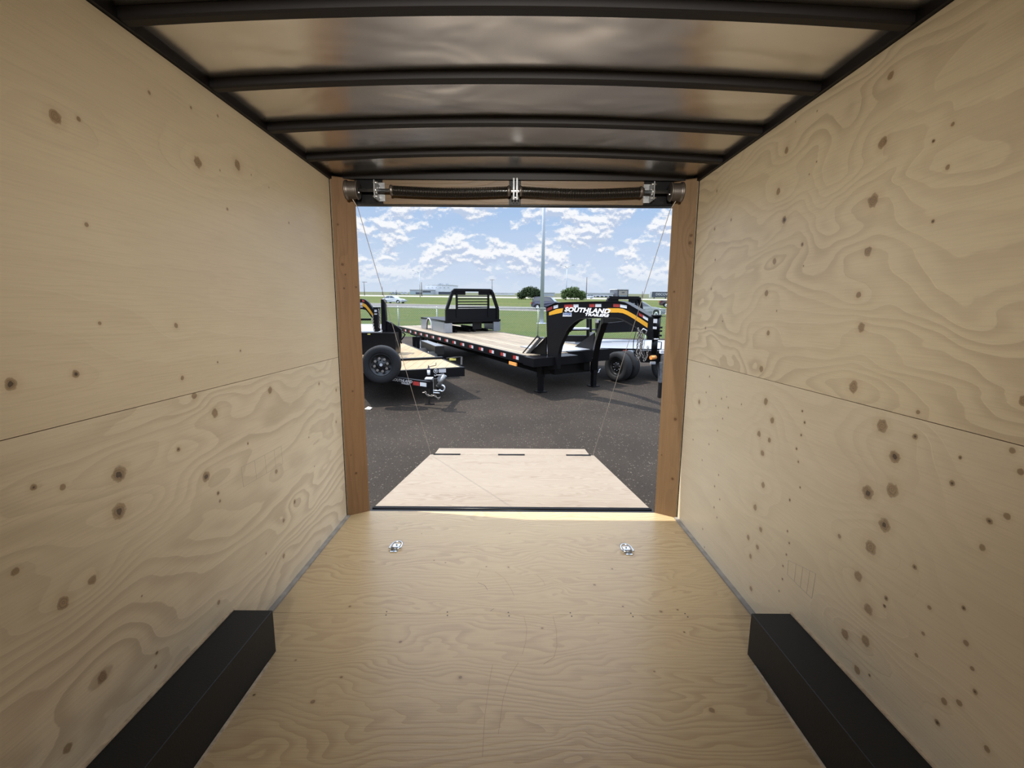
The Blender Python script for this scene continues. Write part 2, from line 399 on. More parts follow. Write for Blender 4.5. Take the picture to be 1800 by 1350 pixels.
def frame(o, x, z):               # matrix with x-axis along x, face normal z
    x = Vector(x).normalized(); z = Vector(z); z = (z-x*z.dot(x)).normalized(); y = z.cross(x)
    m = Matrix((x, y, z)).transposed().to_4x4(); m.translation = o; return m

# ---------------------------------------------------------------- plywood panels with knots as mesh attributes
def plypanels(name, panels, parent=None, space=TM, kind=None, origin=(0, 0, 0), extra=None, extramats=()):
    """panels: dicts O,U,V (corner, unit axes), lu, lv, th, mat, knots[(u,v,r)], grain 'u'|'v', step, N (front normal)"""
    allv = []; allf = []; mi = []; puv = []; kvs = []; mats = []
    off = 0
    for p in panels:
        O = np.array(p['O'], float); U = np.array(p['U'], float); V = np.array(p['V'], float); N = np.array(p['N'], float)
        st = p.get('step', .025); nu = max(2, int(p['lu']/st)); nv = max(2, int(p['lv']/st))
        us = np.linspace(0, p['lu'], nu+1); vs = np.linspace(0, p['lv'], nv+1)
        uu, vv = np.meshgrid(us, vs); uu = uu.ravel(); vv = vv.ravel()
        P = O + uu[:, None]*U + vv[:, None]*V
        gu, gv = (uu, vv) if p.get('grain', 'u') == 'u' else (vv, uu)
        gu = gu + p.get('ou', 0); gv = gv + p.get('ov', 0)
        warp = np.zeros_like(uu)
        for k in p.get('knots', []):
            du = uu-k[0]; dv = vv-k[1]; r = abs(k[2])
            a, b = (du, dv) if p.get('grain', 'u') == 'u' else (dv, du)
            if r > .009: warp += (r/.016)*1.7*np.exp(-((a/(r*6))**2+(b/(r*3))**2)/2)*(1 if k[0]*37 % 2 > 1 else -1)
        idx = np.arange((nu+1)*(nv+1)).reshape(nv+1, nu+1)
        a = idx[:-1, :-1].ravel(); b = idx[:-1, 1:].ravel(); c = idx[1:, 1:].ravel(); d = idx[1:, :-1].ravel()
        nrm = np.cross(U, V)
        quads = np.stack([a, b, c, d], 1) if nrm@N > 0 else np.stack([a, d, c, b], 1)
        # nearest knot of every face, stored on its corners so knots keep crisp outlines
        fu = uu[quads]; fv = vv[quads]; cu_ = fu.mean(1); cv_ = fv.mean(1)
        best = np.full(len(quads), 1e9); ki = np.full((len(quads), 3), (9., 9., .01))
        for k in p.get('knots', []):
            dd = np.hypot(cu_-k[0], cv_-k[1])/abs(k[2]); mk = dd < best; best[mk] = dd[mk]; ki[mk] = k[:3]
        a = fu-ki[:, :1]; b = fv-ki[:, 1:2]
        if p.get('grain', 'u') != 'u': a, b = b, a
        kc_ = np.stack([a, b, np.repeat(ki[:, 2:3], 4, 1)], 2).reshape(-1, 3)
        if p['mat'] not in mats: mats.append(p['mat'])
        m = mats.index(p['mat'])
        if M['plyedge'] not in mats: mats.append(M['plyedge'])
        me_ = mats.index(M['plyedge'])
        allv.append(P); allf += (quads+off).tolist(); mi += [m]*len(quads)
        puv.append(np.stack([gu, gv, warp], 1)); kvs.append(kc_)
        off += len(P)
        # rim + back
        cs = np.array([O, O+U*p['lu'], O+U*p['lu']+V*p['lv'], O+V*p['lv']]); bk = cs-N*p['th']
        allv.append(np.concatenate([cs, bk])); puv.append(np.zeros((8, 3))); kvs.append(np.full((20, 3), 9.))
        for q in ((0, 4, 5, 1), (1, 5, 6, 2), (2, 6, 7, 3), (3, 7, 4, 0), (4, 7, 6, 5)):
            allf.append([i+off for i in q]); mi.append(me_)
        off += 8
    V_ = np.concatenate(allv)
    if extra:
        n0 = len(mats); mats += list(extramats)
        V_ = np.concatenate([V_, np.array([tuple(v) for v in extra.v])])
        allf += [[i+off for i in f] for f in extra.f]; mi += [n0+k for k in extra.mi]
        puv.append(np.zeros((len(extra.v), 3))); kvs.append(np.full((sum(len(f) for f in extra.f), 3), 9.))
    O = WM[parent.name] if parent else space @ Matrix.Translation(origin)
    T = np.array(O.inverted() @ space); Vl = V_ @ T[:3, :3].T + T[:3, 3]
    me = bpy.data.meshes.new(name); me.from_pydata(Vl.tolist(), [], allf)
    for m in mats: me.materials.append(m)
    me.polygons.foreach_set('material_index', mi)
    for an, dat, dom in (('puv', np.concatenate(puv), 'POINT'), ('kv', np.concatenate(kvs), 'CORNER')):
        at = me.attributes.new(an, 'FLOAT_VECTOR', dom); at.data.foreach_set('vector', dat.astype('f').ravel())
    me.update()
    o = link(name, me, parent, O)
    if kind: o['kind'] = kind
    return o

HW, H, YW, ZS = 1.2625, 2.437, -.096, 1.2187
BACK = -7.2
KL = [(98,207,.018),(139,210,.007),(263,164,.007),(336,190,.006),(383,204,.006),(348,286,.022),(387,300,.004),(418,291,.022),(442,308,.004),(473,330,.004),(153,396,.007),(400,368,.007),(508,392,-.006),
 (176,569,.006),(310,573,.010),(20,676,-.016),(134,658,-.012),(423,617,-.006),(383,637,-.005),(321,665,.009),(342,696,.014),(378,726,.020),(475,686,.019),(561,675,.010),(591,686,.012),(591,742,.010),(543,769,-.006),(436,780,-.006),
 (210,834,-.026),(363,838,-.022),(314,790,-.010),(60,857,-.010),(111,857,.009),(486,829,.013),(384,867,-.009),(387,881,.007),(210,899,-.026),(518,882,-.013),(553,820,.005),
 (28,1005,.010),(112,1060,.018),(163,1020,.014),(499,915,.012),(499,978,.013),(468,973,-.006),(250,1048,.004),(385,1059,.010),(276,1148,-.007),(274,1172,.006),(181,1190,.018),(120,1315,.014)]
KR = [(1565,134,.014),(1551,252,.019),(1382,265,.015),(1368,337,.017),(1378,387,-.018),(1534,354,.024),(1674,219,.006),(1640,249,-.006),(1665,295,.008),(1436,196,.004),(1398,215,.004),(1435,285,-.004),(1422,307,-.004),
 (1256,403,.010),(1285,387,.009),(1410,430,-.010),(1525,443,.017),(1639,390,-.006),(1260,336,.009),(1257,457,-.007),(1361,460,.016),(1250,508,.009),(1347,516,.016),(1509,519,.013),(1350,586,.014),(1514,576,.017),(1240,577,.009),(1270,565,-.006),
 (1338,649,.018),(1500,681,.022),(1346,706,.018),(1229,707,.016),(1357,739,.016),(1334,763,.016),(1352,774,.013),(1340,797,.015),(1410,723,-.006),(1414,743,-.007),(1408,765,-.006),(1400,789,-.007),(1403,812,-.006),(1412,468,-.004),(1365,547,-.005),
 (1550,749,.022),(1572,803,-.021),(1525,866,-.025),(1568,862,.024),(1608,768,-.010),(1613,725,.007),(1687,805,-.006),(1673,850,-.009),(1778,793,.008),(1793,830,.008),(1800,705,.014),(1388,879,-.007),(1406,857,-.005),(1341,853,.016),(1327,892,.016),
 (1268,701,-.006),(1270,736,-.006),(1256,855,-.007),(1263,835,-.006),(1246,781,-.006),(1234,809,-.006),(1261,757,-.006),(1280,717,-.006),(1265,878,-.006),(1218,773,-.006),(1255,892,-.007),(1241,690,-.006),(1247,662,-.006),(1303,711,-.005),(1277,698,-.005),(1258,714,-.005),
 (1554,923,-.023),(1530,963,.024),(1508,1013,.019),(1526,1071,.020),(1485,1115,.019),(1521,1127,.019),(1506,1178,.015),(1337,931,.014),(1315,945,.014),(1331,962,.014),(1319,978,.013),(1320,1035,.013),(1475,943,.009),(1607,997,-.009),(1726,963,.009),
 (1738,916,-.009),(1769,908,.009),(1557,1052,-.009),(1554,1065,-.007),(1633,1068,.007),(1693,1069,-.007),(1622,1114,.006),(1697,1131,.008),(1610,1152,.007),(1708,1175,.006),(1713,1216,-.008),(1659,1233,.010),(1685,1236,.009),(1647,1270,-.009),(1734,1317,.008),
 (1528,1187,-.006),(1382,975,-.006),(1376,995,-.006),(1387,955,-.006),(1384,934,-.006),(1235,930,.007),(1375,1018,-.006),(1369,1039,-.005),(1238,962,-.006),(1260,910,-.006)]
KF = [(741,938,-.004),(896,938,-.004),(763,985,-.005),(783,989,-.005),(855,996,-.005),(894,997,-.006),(1076,1000,-.006),(1045,1028,.008),(1162,1075,.008),(1095,1066,-.006),(1191,1072,-.006),(704,1128,.008),(809,1190,.009),(1203,1111,-.006),(447,1221,-.006),(550,1233,.009),(1251,1248,.012),(953,1104,.006),(615,1066,.007),(1052,1095,-.003),(600,1190,.006),(520,1160,.005),(1150,1180,.005)]
def kpx(lst, ax, val, fu, fv):
    out = []
    for px, py, r in lst:
        p = TH(px, py, ax, val); out.append((fu(p), fv(p), r))
    return out
def rknots(n, lu, lv, seed):
    rr = random.Random(seed); return [(rr.uniform(0, lu), rr.uniform(0, lv), rr.choice((.006, .008, .012, .018, -.01))) for _ in range(n)]
def wall_side(sgn, name, KN, mu, ml):
    X = sgn*HW; N = (-sgn, 0, 0)
    kn = kpx(KN, 0, X, lambda p: YW-p.y, lambda p: p.z)
    L1 = 2.438
    ps = []
    def pan(y0, ln, z0, z1, mat, knots, gap=.0012, **k):
        ps.append(dict(O=(X, y0-gap, z0+gap), U=(0, -1, 0), V=(0, 0, 1), lu=ln-2*gap, lv=z1-z0-2*gap, th=.012, N=N, mat=mat, knots=knots, ov=z0, ou=-(y0-YW), **k))
    pan(YW, L1, 0, ZS, ml, [k for k in kn if k[1] < ZS], step=.02)
    pan(YW, L1, ZS, H, mu, [(u, v-ZS, r) for u, v, r in kn if v >= ZS], step=.02)
    pan(YW-L1, L1, 0, ZS, ml, rknots(25, L1, ZS, 3), step=.05); pan(YW-L1, L1, ZS, H, mu, rknots(15, L1, ZS, 4), step=.05)
    y2 = YW-2*L1; y3 = BACK
    if sgn > 0:                   # unseen side doorway near the front, added open to let daylight in
        pan(y2, .35, 0, H, mu, [], step=.1); pan(y2-1.25, y2-1.25-y3, 0, H, mu, [], step=.1); pan(y2-.35, .9, 1.95, H, mu, [], step=.1)
    else: pan(y2, y2-y3, 0, ZS, ml, [], step=.05); pan(y2, y2-y3, ZS, H, mu, [], step=.05)
    sk = MB(); a, b = sorted((X+sgn*.0125, X+sgn*.07))
    if sgn > 0:
        sk.box(a, b, y2-.35, .0115, -.15, H+.05).box(a, b, y3, y2-1.25, -.15, H+.05).box(a, b, y2-1.25, y2-.35, 1.95, H+.05)
    else: sk.box(a, b, y3, .0115, -.15, H+.05)
    return plypanels(name, ps, kind='structure', origin=(X, -3.6, 0), extra=sk, extramats=[M['dark']])
wall_side(-1, 'wall_left', KL, M['wallLU'], M['wallLL'])
wall_side(1, 'wall_right', KR, M['wallRU'], M['wallRL'])
# floor: sheets laid across the trailer, 4 ft each
fl = []; y = 0.0; kf = kpx(KF, 2, 0.0, lambda p: p.x+HW, lambda p: -p.y); k = 0
while y > BACK+.01:
    ln = min(1.219, y-BACK); g = .0012
    fl.append(dict(O=(-HW, y-g*(k > 0), 0), U=(1, 0, 0), V=(0, -1, 0), lu=2*HW, lv=ln-g-g*(k > 0), th=.02, N=(0, 0, 1), mat=M['floor'],
                   knots=[(u, v-k*1.219, r) for u, v, r in kf if k*1.219 <= v < k*1.219+ln], step=.025 if k < 4 else .08, ov=k*3.37, ou=k*1.9))
    y -= ln; k += 1
fe = MB().box(-HW-.07, HW+.07, BACK, -.002, -.17, -.021)
floor = plypanels('floor', fl, kind='structure', origin=(0, -3.6, 0), extra=fe, extramats=[M['dark']])
front = plypanels('wall_front', [dict(O=(-HW, BACK, 0), U=(1, 0, 0), V=(0, 0, 1), lu=2*HW, lv=H+.05, th=.05, N=(0, 1, 0), mat=M['wallLL'], knots=[], step=.08)], kind='structure', origin=(0, BACK, 0))
# screw heads along the floor seam and a few scuffs
scr = None
for i, px in enumerate((679, 786, 893.5, 1003, 1110, 1206)):
    for j, dy in enumerate((.014, -.012)):
        p = TH(px, 1079+(px-900)*.0095, 2, 0); p = Vector((p.x+(j*.004), -1.219+dy, 0))
        if scr is None:
            scr = build('screw', MB().cyl(p, p+Vector((0, 0, .0006)), .0038, n=10), M['screw'], floor, TM); scr0 = p
        else: copyto(scr, p-scr0, floor, TM)
for i, pts in enumerate(([(840,1024),(852,1029),(857,1037)], [(870,1005),(886,1016),(897,1032),(904,1048)], [(921,1083),(926,1105),(924,1130),(918,1150)], [(972,1083),(978,1108),(979,1135),(974,1155),(955,1168)], [(943,1010),(955,1021),(958,1029)], [(862,1074),(868,1070)],[(838,1015),(844,1003)],[(911,1165),(896,1190),(884,1230),(876,1290)],[(866,1168),(860,1200),(852,1260),(848,1330)])):
    P = [TH(a, b, 2, 0) for a, b in pts]; mb = MB(); wd = .0016 if i in (0, 5) else .0009
    for a, b in zip(P, P[1:]): mb.bar(a, b, wd, .0006)
    build('scuff_mark', mb, M['screw'] if i in (0, 5) else M['scratch'], floor, TM)
# grade stamps on the walls (illegible outline blocks)
for sgn, q in ((-1, [(424,822),(494,784),(497,815),(428,856)]), (1, [(1386,985),(1434,1008),(1427,1052),(1384,1010)])):
    P = [TH(a, b, 0, sgn*HW) for a, b in q]; P = [Vector((p.x-sgn*.0004, p.y, p.z)) for p in P]; mb = MB()
    for i in range(4): mb.bar(P[i], P[(i+1) % 4], .0015, .0004, up=(1, 0, 0))
    for k in (.3, .55, .8):
        mb.bar(P[0].lerp(P[1], k), P[3].lerp(P[2], k), .0012, .0004, up=(1, 0, 0))
    build('grade_stamp', mb, M['stamp'], bpy.data.objects['wall_left' if sgn < 0 else 'wall_right'], TM)
# grey strips along the foot of the walls
for sgn, nm in ((-1, 'baseboard_left'), (1, 'baseboard_right')):
    a, b = sorted((sgn*(HW-.0005), sgn*(HW-.026)))
    structure(build(nm, MB().box(a, b, -1.489, YW-.005, .0005, .012), M['grey'], None, TM))
# bevelled corner boards beside the rear opening
def corner(sgn, name, kn):
    A = Vector((sgn*1.2535, -.0905, 0)); B = Vector((sgn*1.119, -.001, 0)); d = (B-A); L = d.length; d.normalize()
    n = Vector((-sgn*d.y*sgn, d.x*sgn, 0)); n = Vector((d.y, -d.x, 0)); 
    if n.y > 0: n = -n
    p = dict(O=tuple(A+Vector((0, 0, .001))), U=tuple(d), V=(0, 0, 1), lu=L, lv=2.458, th=.03, N=tuple(n), mat=M['post2' if sgn < 0 else 'post'], grain='v', step=.02,
             knots=[(u, v, r) for u, v, r in kn])
    return plypanels(name, [p], kind='structure', origin=(sgn*1.19, -.05, 0))
def ck(lst, sgn):
    out = []
    A = Vector((sgn*1.2535, -.0905, 0)); B = Vector((sgn*1.119, -.001, 0)); d = (B-A).normalized(); n = Vector((d.y, -d.x, 0))
    for px, py, r in lst:
        ry = tray(px, py); p = CT + ry*((A-CT).dot(n)/ry.dot(n)); out.append(((p-A).dot(d), p.z, r))
    return out
corner(-1, 'trim_1', ck([(594,395,.007),(602,465,.010),(607,483,-.006),(605,507,-.006),(626,505,-.006),(620,688,.007),(626,832,.008),(617,800,.005)], -1))
corner(1, 'trim_2', ck([(1185,513,.008),(1215,414,.010),(1213,427,.012),(1187,737,.012),(1182,842,.010),(1163,800,.005)], 1))
# steel rear frame outside the corner boards, header beam
mb = MB()
for s in (-1, 1):
    a, b = sorted((s*1.15, s*1.335)); mb.box(a, b, .012, .06, -.15, 2.56)
mb.box(-1.15, 1.15, .002, .06, 2.292, 2.56)
structure(build('trim_3', mb, M['black'], None, TM))
mb = MB().box(-1.118, 1.118, -.0015, .035, -.16, -.004)
structure(build('trim_4', mb, M['black'], None, TM))
mb = MB().box(-1.26, 1.26, -.045, -.0005, 2.452, 2.50)
structure(build('trim_5', mb, M['bow'], None, TM))

# ceiling: crowned aluminium sheet, dark bows, side rails
mb = MB(); nx, ny = 40, 90; vs = []
rz = random.Random(5)
def roofz(x, y): return 2.474 + .040*(1-(x/HW)**2) + .0016*math.sin(3.1*x+2.2*y+1.0)*math.sin(1.7*x-3.9*y)
for j in range(ny+1):
    for i in range(nx+1):
        X = -HW-.02+2*(HW+.02)*i/nx; Y = .0+(BACK)*j/ny; vs.append((X, Y, roofz(X, Y)))
mb.add(vs, [(j*(nx+1)+i, j*(nx+1)+i+1, (j+1)*(nx+1)+i+1, (j+1)*(nx+1)+i) for j in range(ny) for i in range(nx)], True)
vs2 = [(x, y, z+.03) for x, y, z in vs]
mb.mat(1).add(vs2, [(j*(nx+1)+i, j*(nx+1)+i+1, (j+1)*(nx+1)+i+1, (j+1)*(nx+1)+i) for j in range(ny) for i in range(nx)], True)
structure(build('ceiling', mb, [M['ceil'], M['dark']], None, TM, origin=(0, -3.6, 2.5)))
mb = MB()
for s in (-1, 1):
    a, b = sorted((s*(HW-.016), s*(HW+.07))); mb.box(a, b, BACK, -.05, H+.001, 2.535)
structure(build('trim_6', mb, M['bow'], None, TM))
yb = -.41-.0
for k in range(16):
    Yb = -.41-.434*k
    if Yb < BACK+.1: break
    mb = MB(); n = 24
    sec = [(-.026, .004), (-.016, 0), (.016, 0), (.020, .010), (.020, .042), (-.026, .042)]
    vs = []
    for i in range(n+1):
        X = -HW+.014+2*(HW-.014)*i/n; zb = H+.040*(1-(X/HW)**2)+.002
        for dy, dz in sec: vs.append((X, Yb-.03+dy, min(zb+dz, roofz(X, Yb)-.001) if dz > .035 else zb+dz))
    q = len(sec); fs = [(i*q+j, i*q+(j+1) % q, (i+1)*q+(j+1) % q, (i+1)*q+j) for i in range(n) for j in range(q)]
    fs += [tuple(range(q))[::-1], tuple(range(n*q, n*q+q))]
    mb.add(vs, fs); o = build('ceiling_beam', mb, M['bow'], None, TM); structure(o)
for Y, X in DOME_FILLS:  # housing for the added interior fill lamp
    d = thing('dome_fill_lamp', 'added fill lamp, flat and white, unseen near the trailer front wall', 'lamp', (X, Y, 2.405), TM)
    build('fill_lamp_lens', MB().box(X-.6, X+.6, Y-.08, Y+.08, 2.405, 2.418), M['lamp'], d, TM)
    build('fill_lamp_base', MB().box(X-.63, X+.63, Y-.1, Y+.1, 2.4185, 2.438), M['white'], d, TM)

fz = thing('flood_fill_lamp', 'added black flood lamp for fill light, unseen behind the camera', 'lamp', (0, FILL_FLOOD.y-.05, 2.40), TM)  # housing for the added flood lamp, out of view
fd0 = (FILL_FLOOD_TO-FILL_FLOOD).normalized(); fb = FILL_FLOOD-fd0*.13
build('fill_lamp_body', MB().lathe([(0, .001), (0, .07), (.06, .1), (.09, .1), (.09, .085), (.02, .06), (.02, .001)], fb-fd0*.02, fd0, 24), M['black'], fz, TM)
build('bracket', MB().bar(fb, Vector((0, fb.y, 2.437)), .03, .03, up=(0, 1, 0)), M['black'], fz, TM)

# ---------------------------------------------------------------- wheel boxes
for sgn, side in ((-1, 'left'), (1, 'right')):
    th_ = thing('wheel_box', 'long black steel wheel box along the %s plywood wall' % side, 'wheel box', (sgn*(HW-.092), -2.9, 0), TM, group='black wheel boxes on the trailer floor')
    xo, xi = sgn*(HW-.001), sgn*(HW-.1833); a, b = sorted((xo, xi))
    mb = MB().bbox(a, b, -4.3, -1.489, .001, .2092, .0022)
    build('housing', mb, M['blackbox'], th_, TM)
    a, b = sorted((sgn*(HW-.1845), sgn*(HW-.1955)))
    build('edge_strip', MB().box(a, b, -4.3, -1.56, .0005, .006), M['plyedge'], th_, TM)
    a, b = sorted((sgn*(HW-.0005), sgn*(HW-.011)))
    build('edge_strip', MB().box(a, b, -4.3, -1.489, .2094, .216), M['plyedge'], th_, TM)

# ---------------------------------------------------------------- floor tie-down rings
def dring(px, py, flip, label):
    c = TH(px, py, 2, 0)
    t_ = thing('tie_down_ring', label, 'tie-down ring', (c.x, c.y, 0), TM, group='steel tie-down rings in the floor')
    mb = MB().bbox(c.x-.022, c.x+.022, c.y-.052, c.y+.052, .0006, .005, .0012)
    build('base_plate', mb, M['zinc'], t_, TM)
    mb = MB().cyl((c.x-.022, c.y-.018, .011), (c.x+.022, c.y-.018, .011), .009, n=14)
    build('saddle', mb, M['galv'], t_, TM)
    pts = []; R_ = .036; ti = math.radians(14)
    for a in np.linspace(0, math.pi, 17): pts.append((R_*math.cos(a)*1.0, .012+.05*math.sin(a)**.8))
    pts += [(-R_, 0), (-R_*.6, -.004), (R_*.6, -.004), (R_, 0)]
    P = [(c.x+flip*(.012*v/.06)+u, c.y-.018+v*math.cos(ti), .012+v*math.sin(ti)) for u, v in pts]
    build('ring', MB().tube(P, .0052, 8, True), M['zinc'], t_, TM)
    b = build('bolt', MB().cyl((c.x, c.y-.038, .005), (c.x, c.y-.038, .009), .006, n=6), M['galv'], t_, TM)
    copyto(b, (0, .074, 0), t_, TM)
dring(695, 964, 1, 'zinc steel tie-down ring on the left of the plywood floor')
dring(1103, 969, -1, 'zinc steel tie-down ring on the right of the plywood floor')

# ---------------------------------------------------------------- header boards, springs, shaft, drums
for (x0, x1, z0, z1, lab) in ((-.918, -.036, 2.296, 2.451, 'left stained plywood board on the header behind the springs'), (.047, .905, 2.299, 2.451, 'right stained plywood board on the header behind the springs')):
    o = plypanels('header_board', [dict(O=(x0, -.02, z0), U=(1, 0, 0), V=(0, 0, 1), lu=x1-x0, lv=z1-z0, th=.019, N=(0, -1, 0), mat=M['board'], knots=[], step=.03, ou=x0*3)], origin=(x0, -.02, z0))
    tag(o, lab, 'board', 'plywood boards on the header')
A_ = thing('ramp_spring_assembly', 'ramp door counterbalance shaft with two dark coil springs above the opening', 'spring assembly', (0, -.1, 2.363), TM)
YS, ZC = -.1, 2.363
build('shaft', MB().cyl((-1.06, YS, ZC), (1.06, YS, ZC), .0105, n=16), M['zinc'], A_, TM)
def spring(x0, x1, sag):
    P = []; turns = int((x1-x0)/.0105); n = turns*10
    for i in range(n+1):
        f = i/n; a = 2*math.pi*turns*f; r = .0285
        P.append((x0+(x1-x0)*f, YS+r*math.cos(a), ZC-.001-sag*math.sin(math.pi*f)+r*math.sin(a)))
    build('coil_spring', MB().tube(P, .0047, 5), M['spring'], A_, TM)
spring(-.83, -.03, .012); spring(.05, .87, .014)
for x0, x1 in ((-.845, -.815), (-.045, -.02), (.035, .06), (.855, .885)):
    build('spring_cone', MB().lathe([(0, .0115), (0, .033), (.008, .036), (.02, .031), (x1-x0, .024), (x1-x0, .0115)], (x0, YS, ZC), (1, 0, 0), 20), M['drum'], A_, TM)
for s in (-1, 1):                 # cable drums
    c = s*1.06
    d = build('cable_drum', MB().lathe([(0, .012), (0, .058), (.010, .063), (.014, .055)] + [(.016+.006*i+q, .054+.003*(q > .002)) for i in range(9) for q in (0, .003)] + [(.072, .055), (.076, .064), (.086, .064), (.088, .05), (.088, .012)], (c, YS, ZC), (s, 0, 0), 36), M['drum'], A_, TM)
    build('set_screw', MB().cyl((c-s*.012, YS-.02, ZC-.02), (c+s*.002, YS-.02, ZC-.02), .006, n=6), M['zinc'], d, TM)
    x = s*.945                    # bearing brackets
    mb = MB().bbox(x-.003, x+.003, -.135, -.021, ZC-.058, ZC+.06, .001).bbox(x-.04*(s > 0)-.003, x+.04*(s < 0)+.003, -.026, -.021, ZC-.055, ZC+.07, .001)
    b = build('bearing_bracket', mb, M['galv'], A_, TM)
    build('bearing', MB().cyl((x-.012, YS, ZC), (x+.012, YS, ZC), .021, n=20), M['zinc'], b, TM)
    for dz in (-.042, .045): build('bolt', MB().cyl((x-.016, -.115, ZC+dz), (x+.02, -.115, ZC+dz), .006, n=6), M['zinc'], b, TM)
b = build('centre_bracket', MB().bbox(-.008, .002, -.13, -.002, 2.30, 2.44, .001).bbox(.014, .024, -.13, -.002, 2.30, 2.44, .001), M['galv'], A_, TM)
build('bolt', MB().cyl((-.018, -.11, 2.318), (.034, -.11, 2.318), .006, n=6), M['zinc'], b, TM)
build('backing_plate', MB().box(-.034, .045, -.0205, -.003, 2.293, 2.451), M['black'], A_, TM)
build('backing_plate', MB().box(-1.1, -.92, -.02, .0, 2.293, 2.451), M['black'], A_, TM)
build('backing_plate', MB().box(.907, 1.1, -.02, .0, 2.297, 2.451), M['black'], A_, TM)

# ---------------------------------------------------------------- ramp door lying open behind the trailer
hl = Vector((0, 2.534, -.352)); y0 = .095
rd = Vector((0, hl.y-y0, hl.z+.006)); RL = rd.length; rd.normalize(); rn = Vector((0, -rd.z, rd.y))
R_ = thing('ramp_door', 'lowered plywood ramp door resting on the gravel behind the trailer', 'ramp door', (0, y0, -.2), TM)
ro = Vector((-1.107, y0, -.006))
plypanels('ramp_panel', [dict(O=tuple(ro), U=(1, 0, 0), V=tuple(rd), lu=2.214, lv=RL, th=.02, N=tuple(rn), mat=M['ramp'], knots=rknots(10, 2.2, RL, 9)[:0], step=.04)], parent=R_)
mb = MB(); q = [ro-rn*.0205-rd*0, ro+Vector((2.214, 0, 0))-rn*.0205]
mb.prism([q[0], q[1], q[1]+rd*RL, q[0]+rd*RL], -rn*.03)
build('ramp_frame', mb, M['black'], R_, TM)
# transition flap: tip touches the ground
WI = TM.inverted()
tip = TM @ Vector((0, 2.534, -.352)); d0 = (G(900, 788.6, .014)); tipt = WI @ d0
fd = Vector((0, tipt.y-hl.y, tipt.z-hl.z)); FL = fd.length; fd.normalize(); fn = Vector((0, -fd.z, fd.y))
plypanels('ramp_flap', [dict(O=tuple(Vector((-1.055, hl.y, hl.z))+fd*.012), U=(1, 0, 0), V=tuple(fd), lu=2.105, lv=FL-.012, th=.014, N=tuple(fn), mat=M['ramp'], knots=[], step=.04, ov=1.3)], parent=R_)
for a, b in ((-1.06, -.70), (-.19, .17), (.73, 1.06)):
    mb = MB(); P = hl+rn*.004
    mb.cyl((a, P.y, P.z), (b, P.y, P.z), .009, n=10)
    mb.prism([Vector((a, hl.y, hl.z))-rd*.045+rn*.0008, Vector((b, hl.y, hl.z))-rd*.045+rn*.0008, Vector((b, hl.y, hl.z))+rn*.0008, Vector((a, hl.y, hl.z))+rn*.0008], rn*.003)
    build('strap_hinge', mb, M['bow'], R_, TM)
mb = MB().cyl((-1.112, .062, -.012), (1.112, .062, -.012), .017, n=16)
build('hinge_tube', mb, M['black'], R_, TM)
build('edge_rail', MB().bbox(-1.110, 1.110, .082, .0945, -.04, .0, .003), M['black'], R_, TM)
# lift cables
for sgn, pts, lab in ((-1, [(612, 352), (622, 366), (757, 798)], 'left'), (1, [(1191, 350), (1184, 366), (1042, 801)], 'right')):
    a = Vector((sgn*1.112, -.085, 2.31)); m_ = Vector(TH(pts[1][0]-sgn*2, pts[1][1], 1, .0)); e = Vector((sgn*1.085, 2.45, -.335))
    ry = tray(*pts[2]); e = CT+ry*((2.47-CT.y)/ry.y)
    m_ = Vector((sgn*1.105, .0, 2.27))
    o = build('lift_cable', MB().tube([a, m_, e], .0026, 6), M['cable'], None, TM)
    tag(o, 'thin steel lift cable running from the %s drum down to the ramp end' % lab, 'cable', 'lift cables of the ramp door')

# ================================================================ outdoors
def poly(pts, z=None):
    mb = MB(); mb.add([(p[0], p[1], p[2] if z is None else z) for p in pts], [tuple(range(len(pts)))]); return mb
FY = 22.3                          # fence line
structure(build('ground_gravel', poly([(-40, -25, 0), (40, -25, 0), (40, FY+.4, 0), (-40, FY+.4, 0)]), M['gravel']))
def gx(px, py): p = G(px, py, 0); return (p.x, p.y, 0)
def ext_line(a, b, x0, x1):
    a = Vector(a); b = Vector(b); d = (b-a)/(b.x-a.x); return a+d*(x0-a.x), a+d*(x1-a.x)
rb0, rb1 = ext_line(gx(700, 541), gx(900, 546), -160, 55)      # near road, near edge
rt0, rt1 = ext_line(gx(720, 534.4), gx(930, 539.6), -160, 55)  # near road, far edge
fb0, fb1 = ext_line(gx(720, 521.6), gx(1160, 527.6), -260, 240)
ft0, ft1 = ext_line(gx(720, 519.6), gx(1160, 525.6), -260, 240)
def strip(name, a, b, c, d, mat, z):
    return build(name, poly([a, b, c, d], z), mat)
structure(strip('ground_grass', (-160, FY+.4, 0), (55, FY+.4, 0), rb1, rb0, M['grass'], 0))
structure(strip('road_near', rb0, rb1, rt1, rt0, M['road'], 0.0))
structure(strip('ground_median', rt0, rt1, fb1, fb0, M['grass2'], 0.0))
structure(strip('road_far', fb0, fb1, ft1, ft0, M['farroad'], 0.0))
structure(strip('ground_field', ft0, ft1, (1500, 1800, 0), (-1500, 1800, 0), M['field'], 0.0))
# pale kerb lines along the near road
for (a, b, k) in ((rb0, rb1, 1), (rt0, rt1, -1)):
    d = (b-a).normalized(); n = Vector((-d.y, d.x, 0))*k
    mb = MB(); mb.prism([a+n*.3, b+n*.3, b+n*.9, a+n*.9], (0, 0, .03)); structure(build('road_edge_line', mb, M['farroad']))

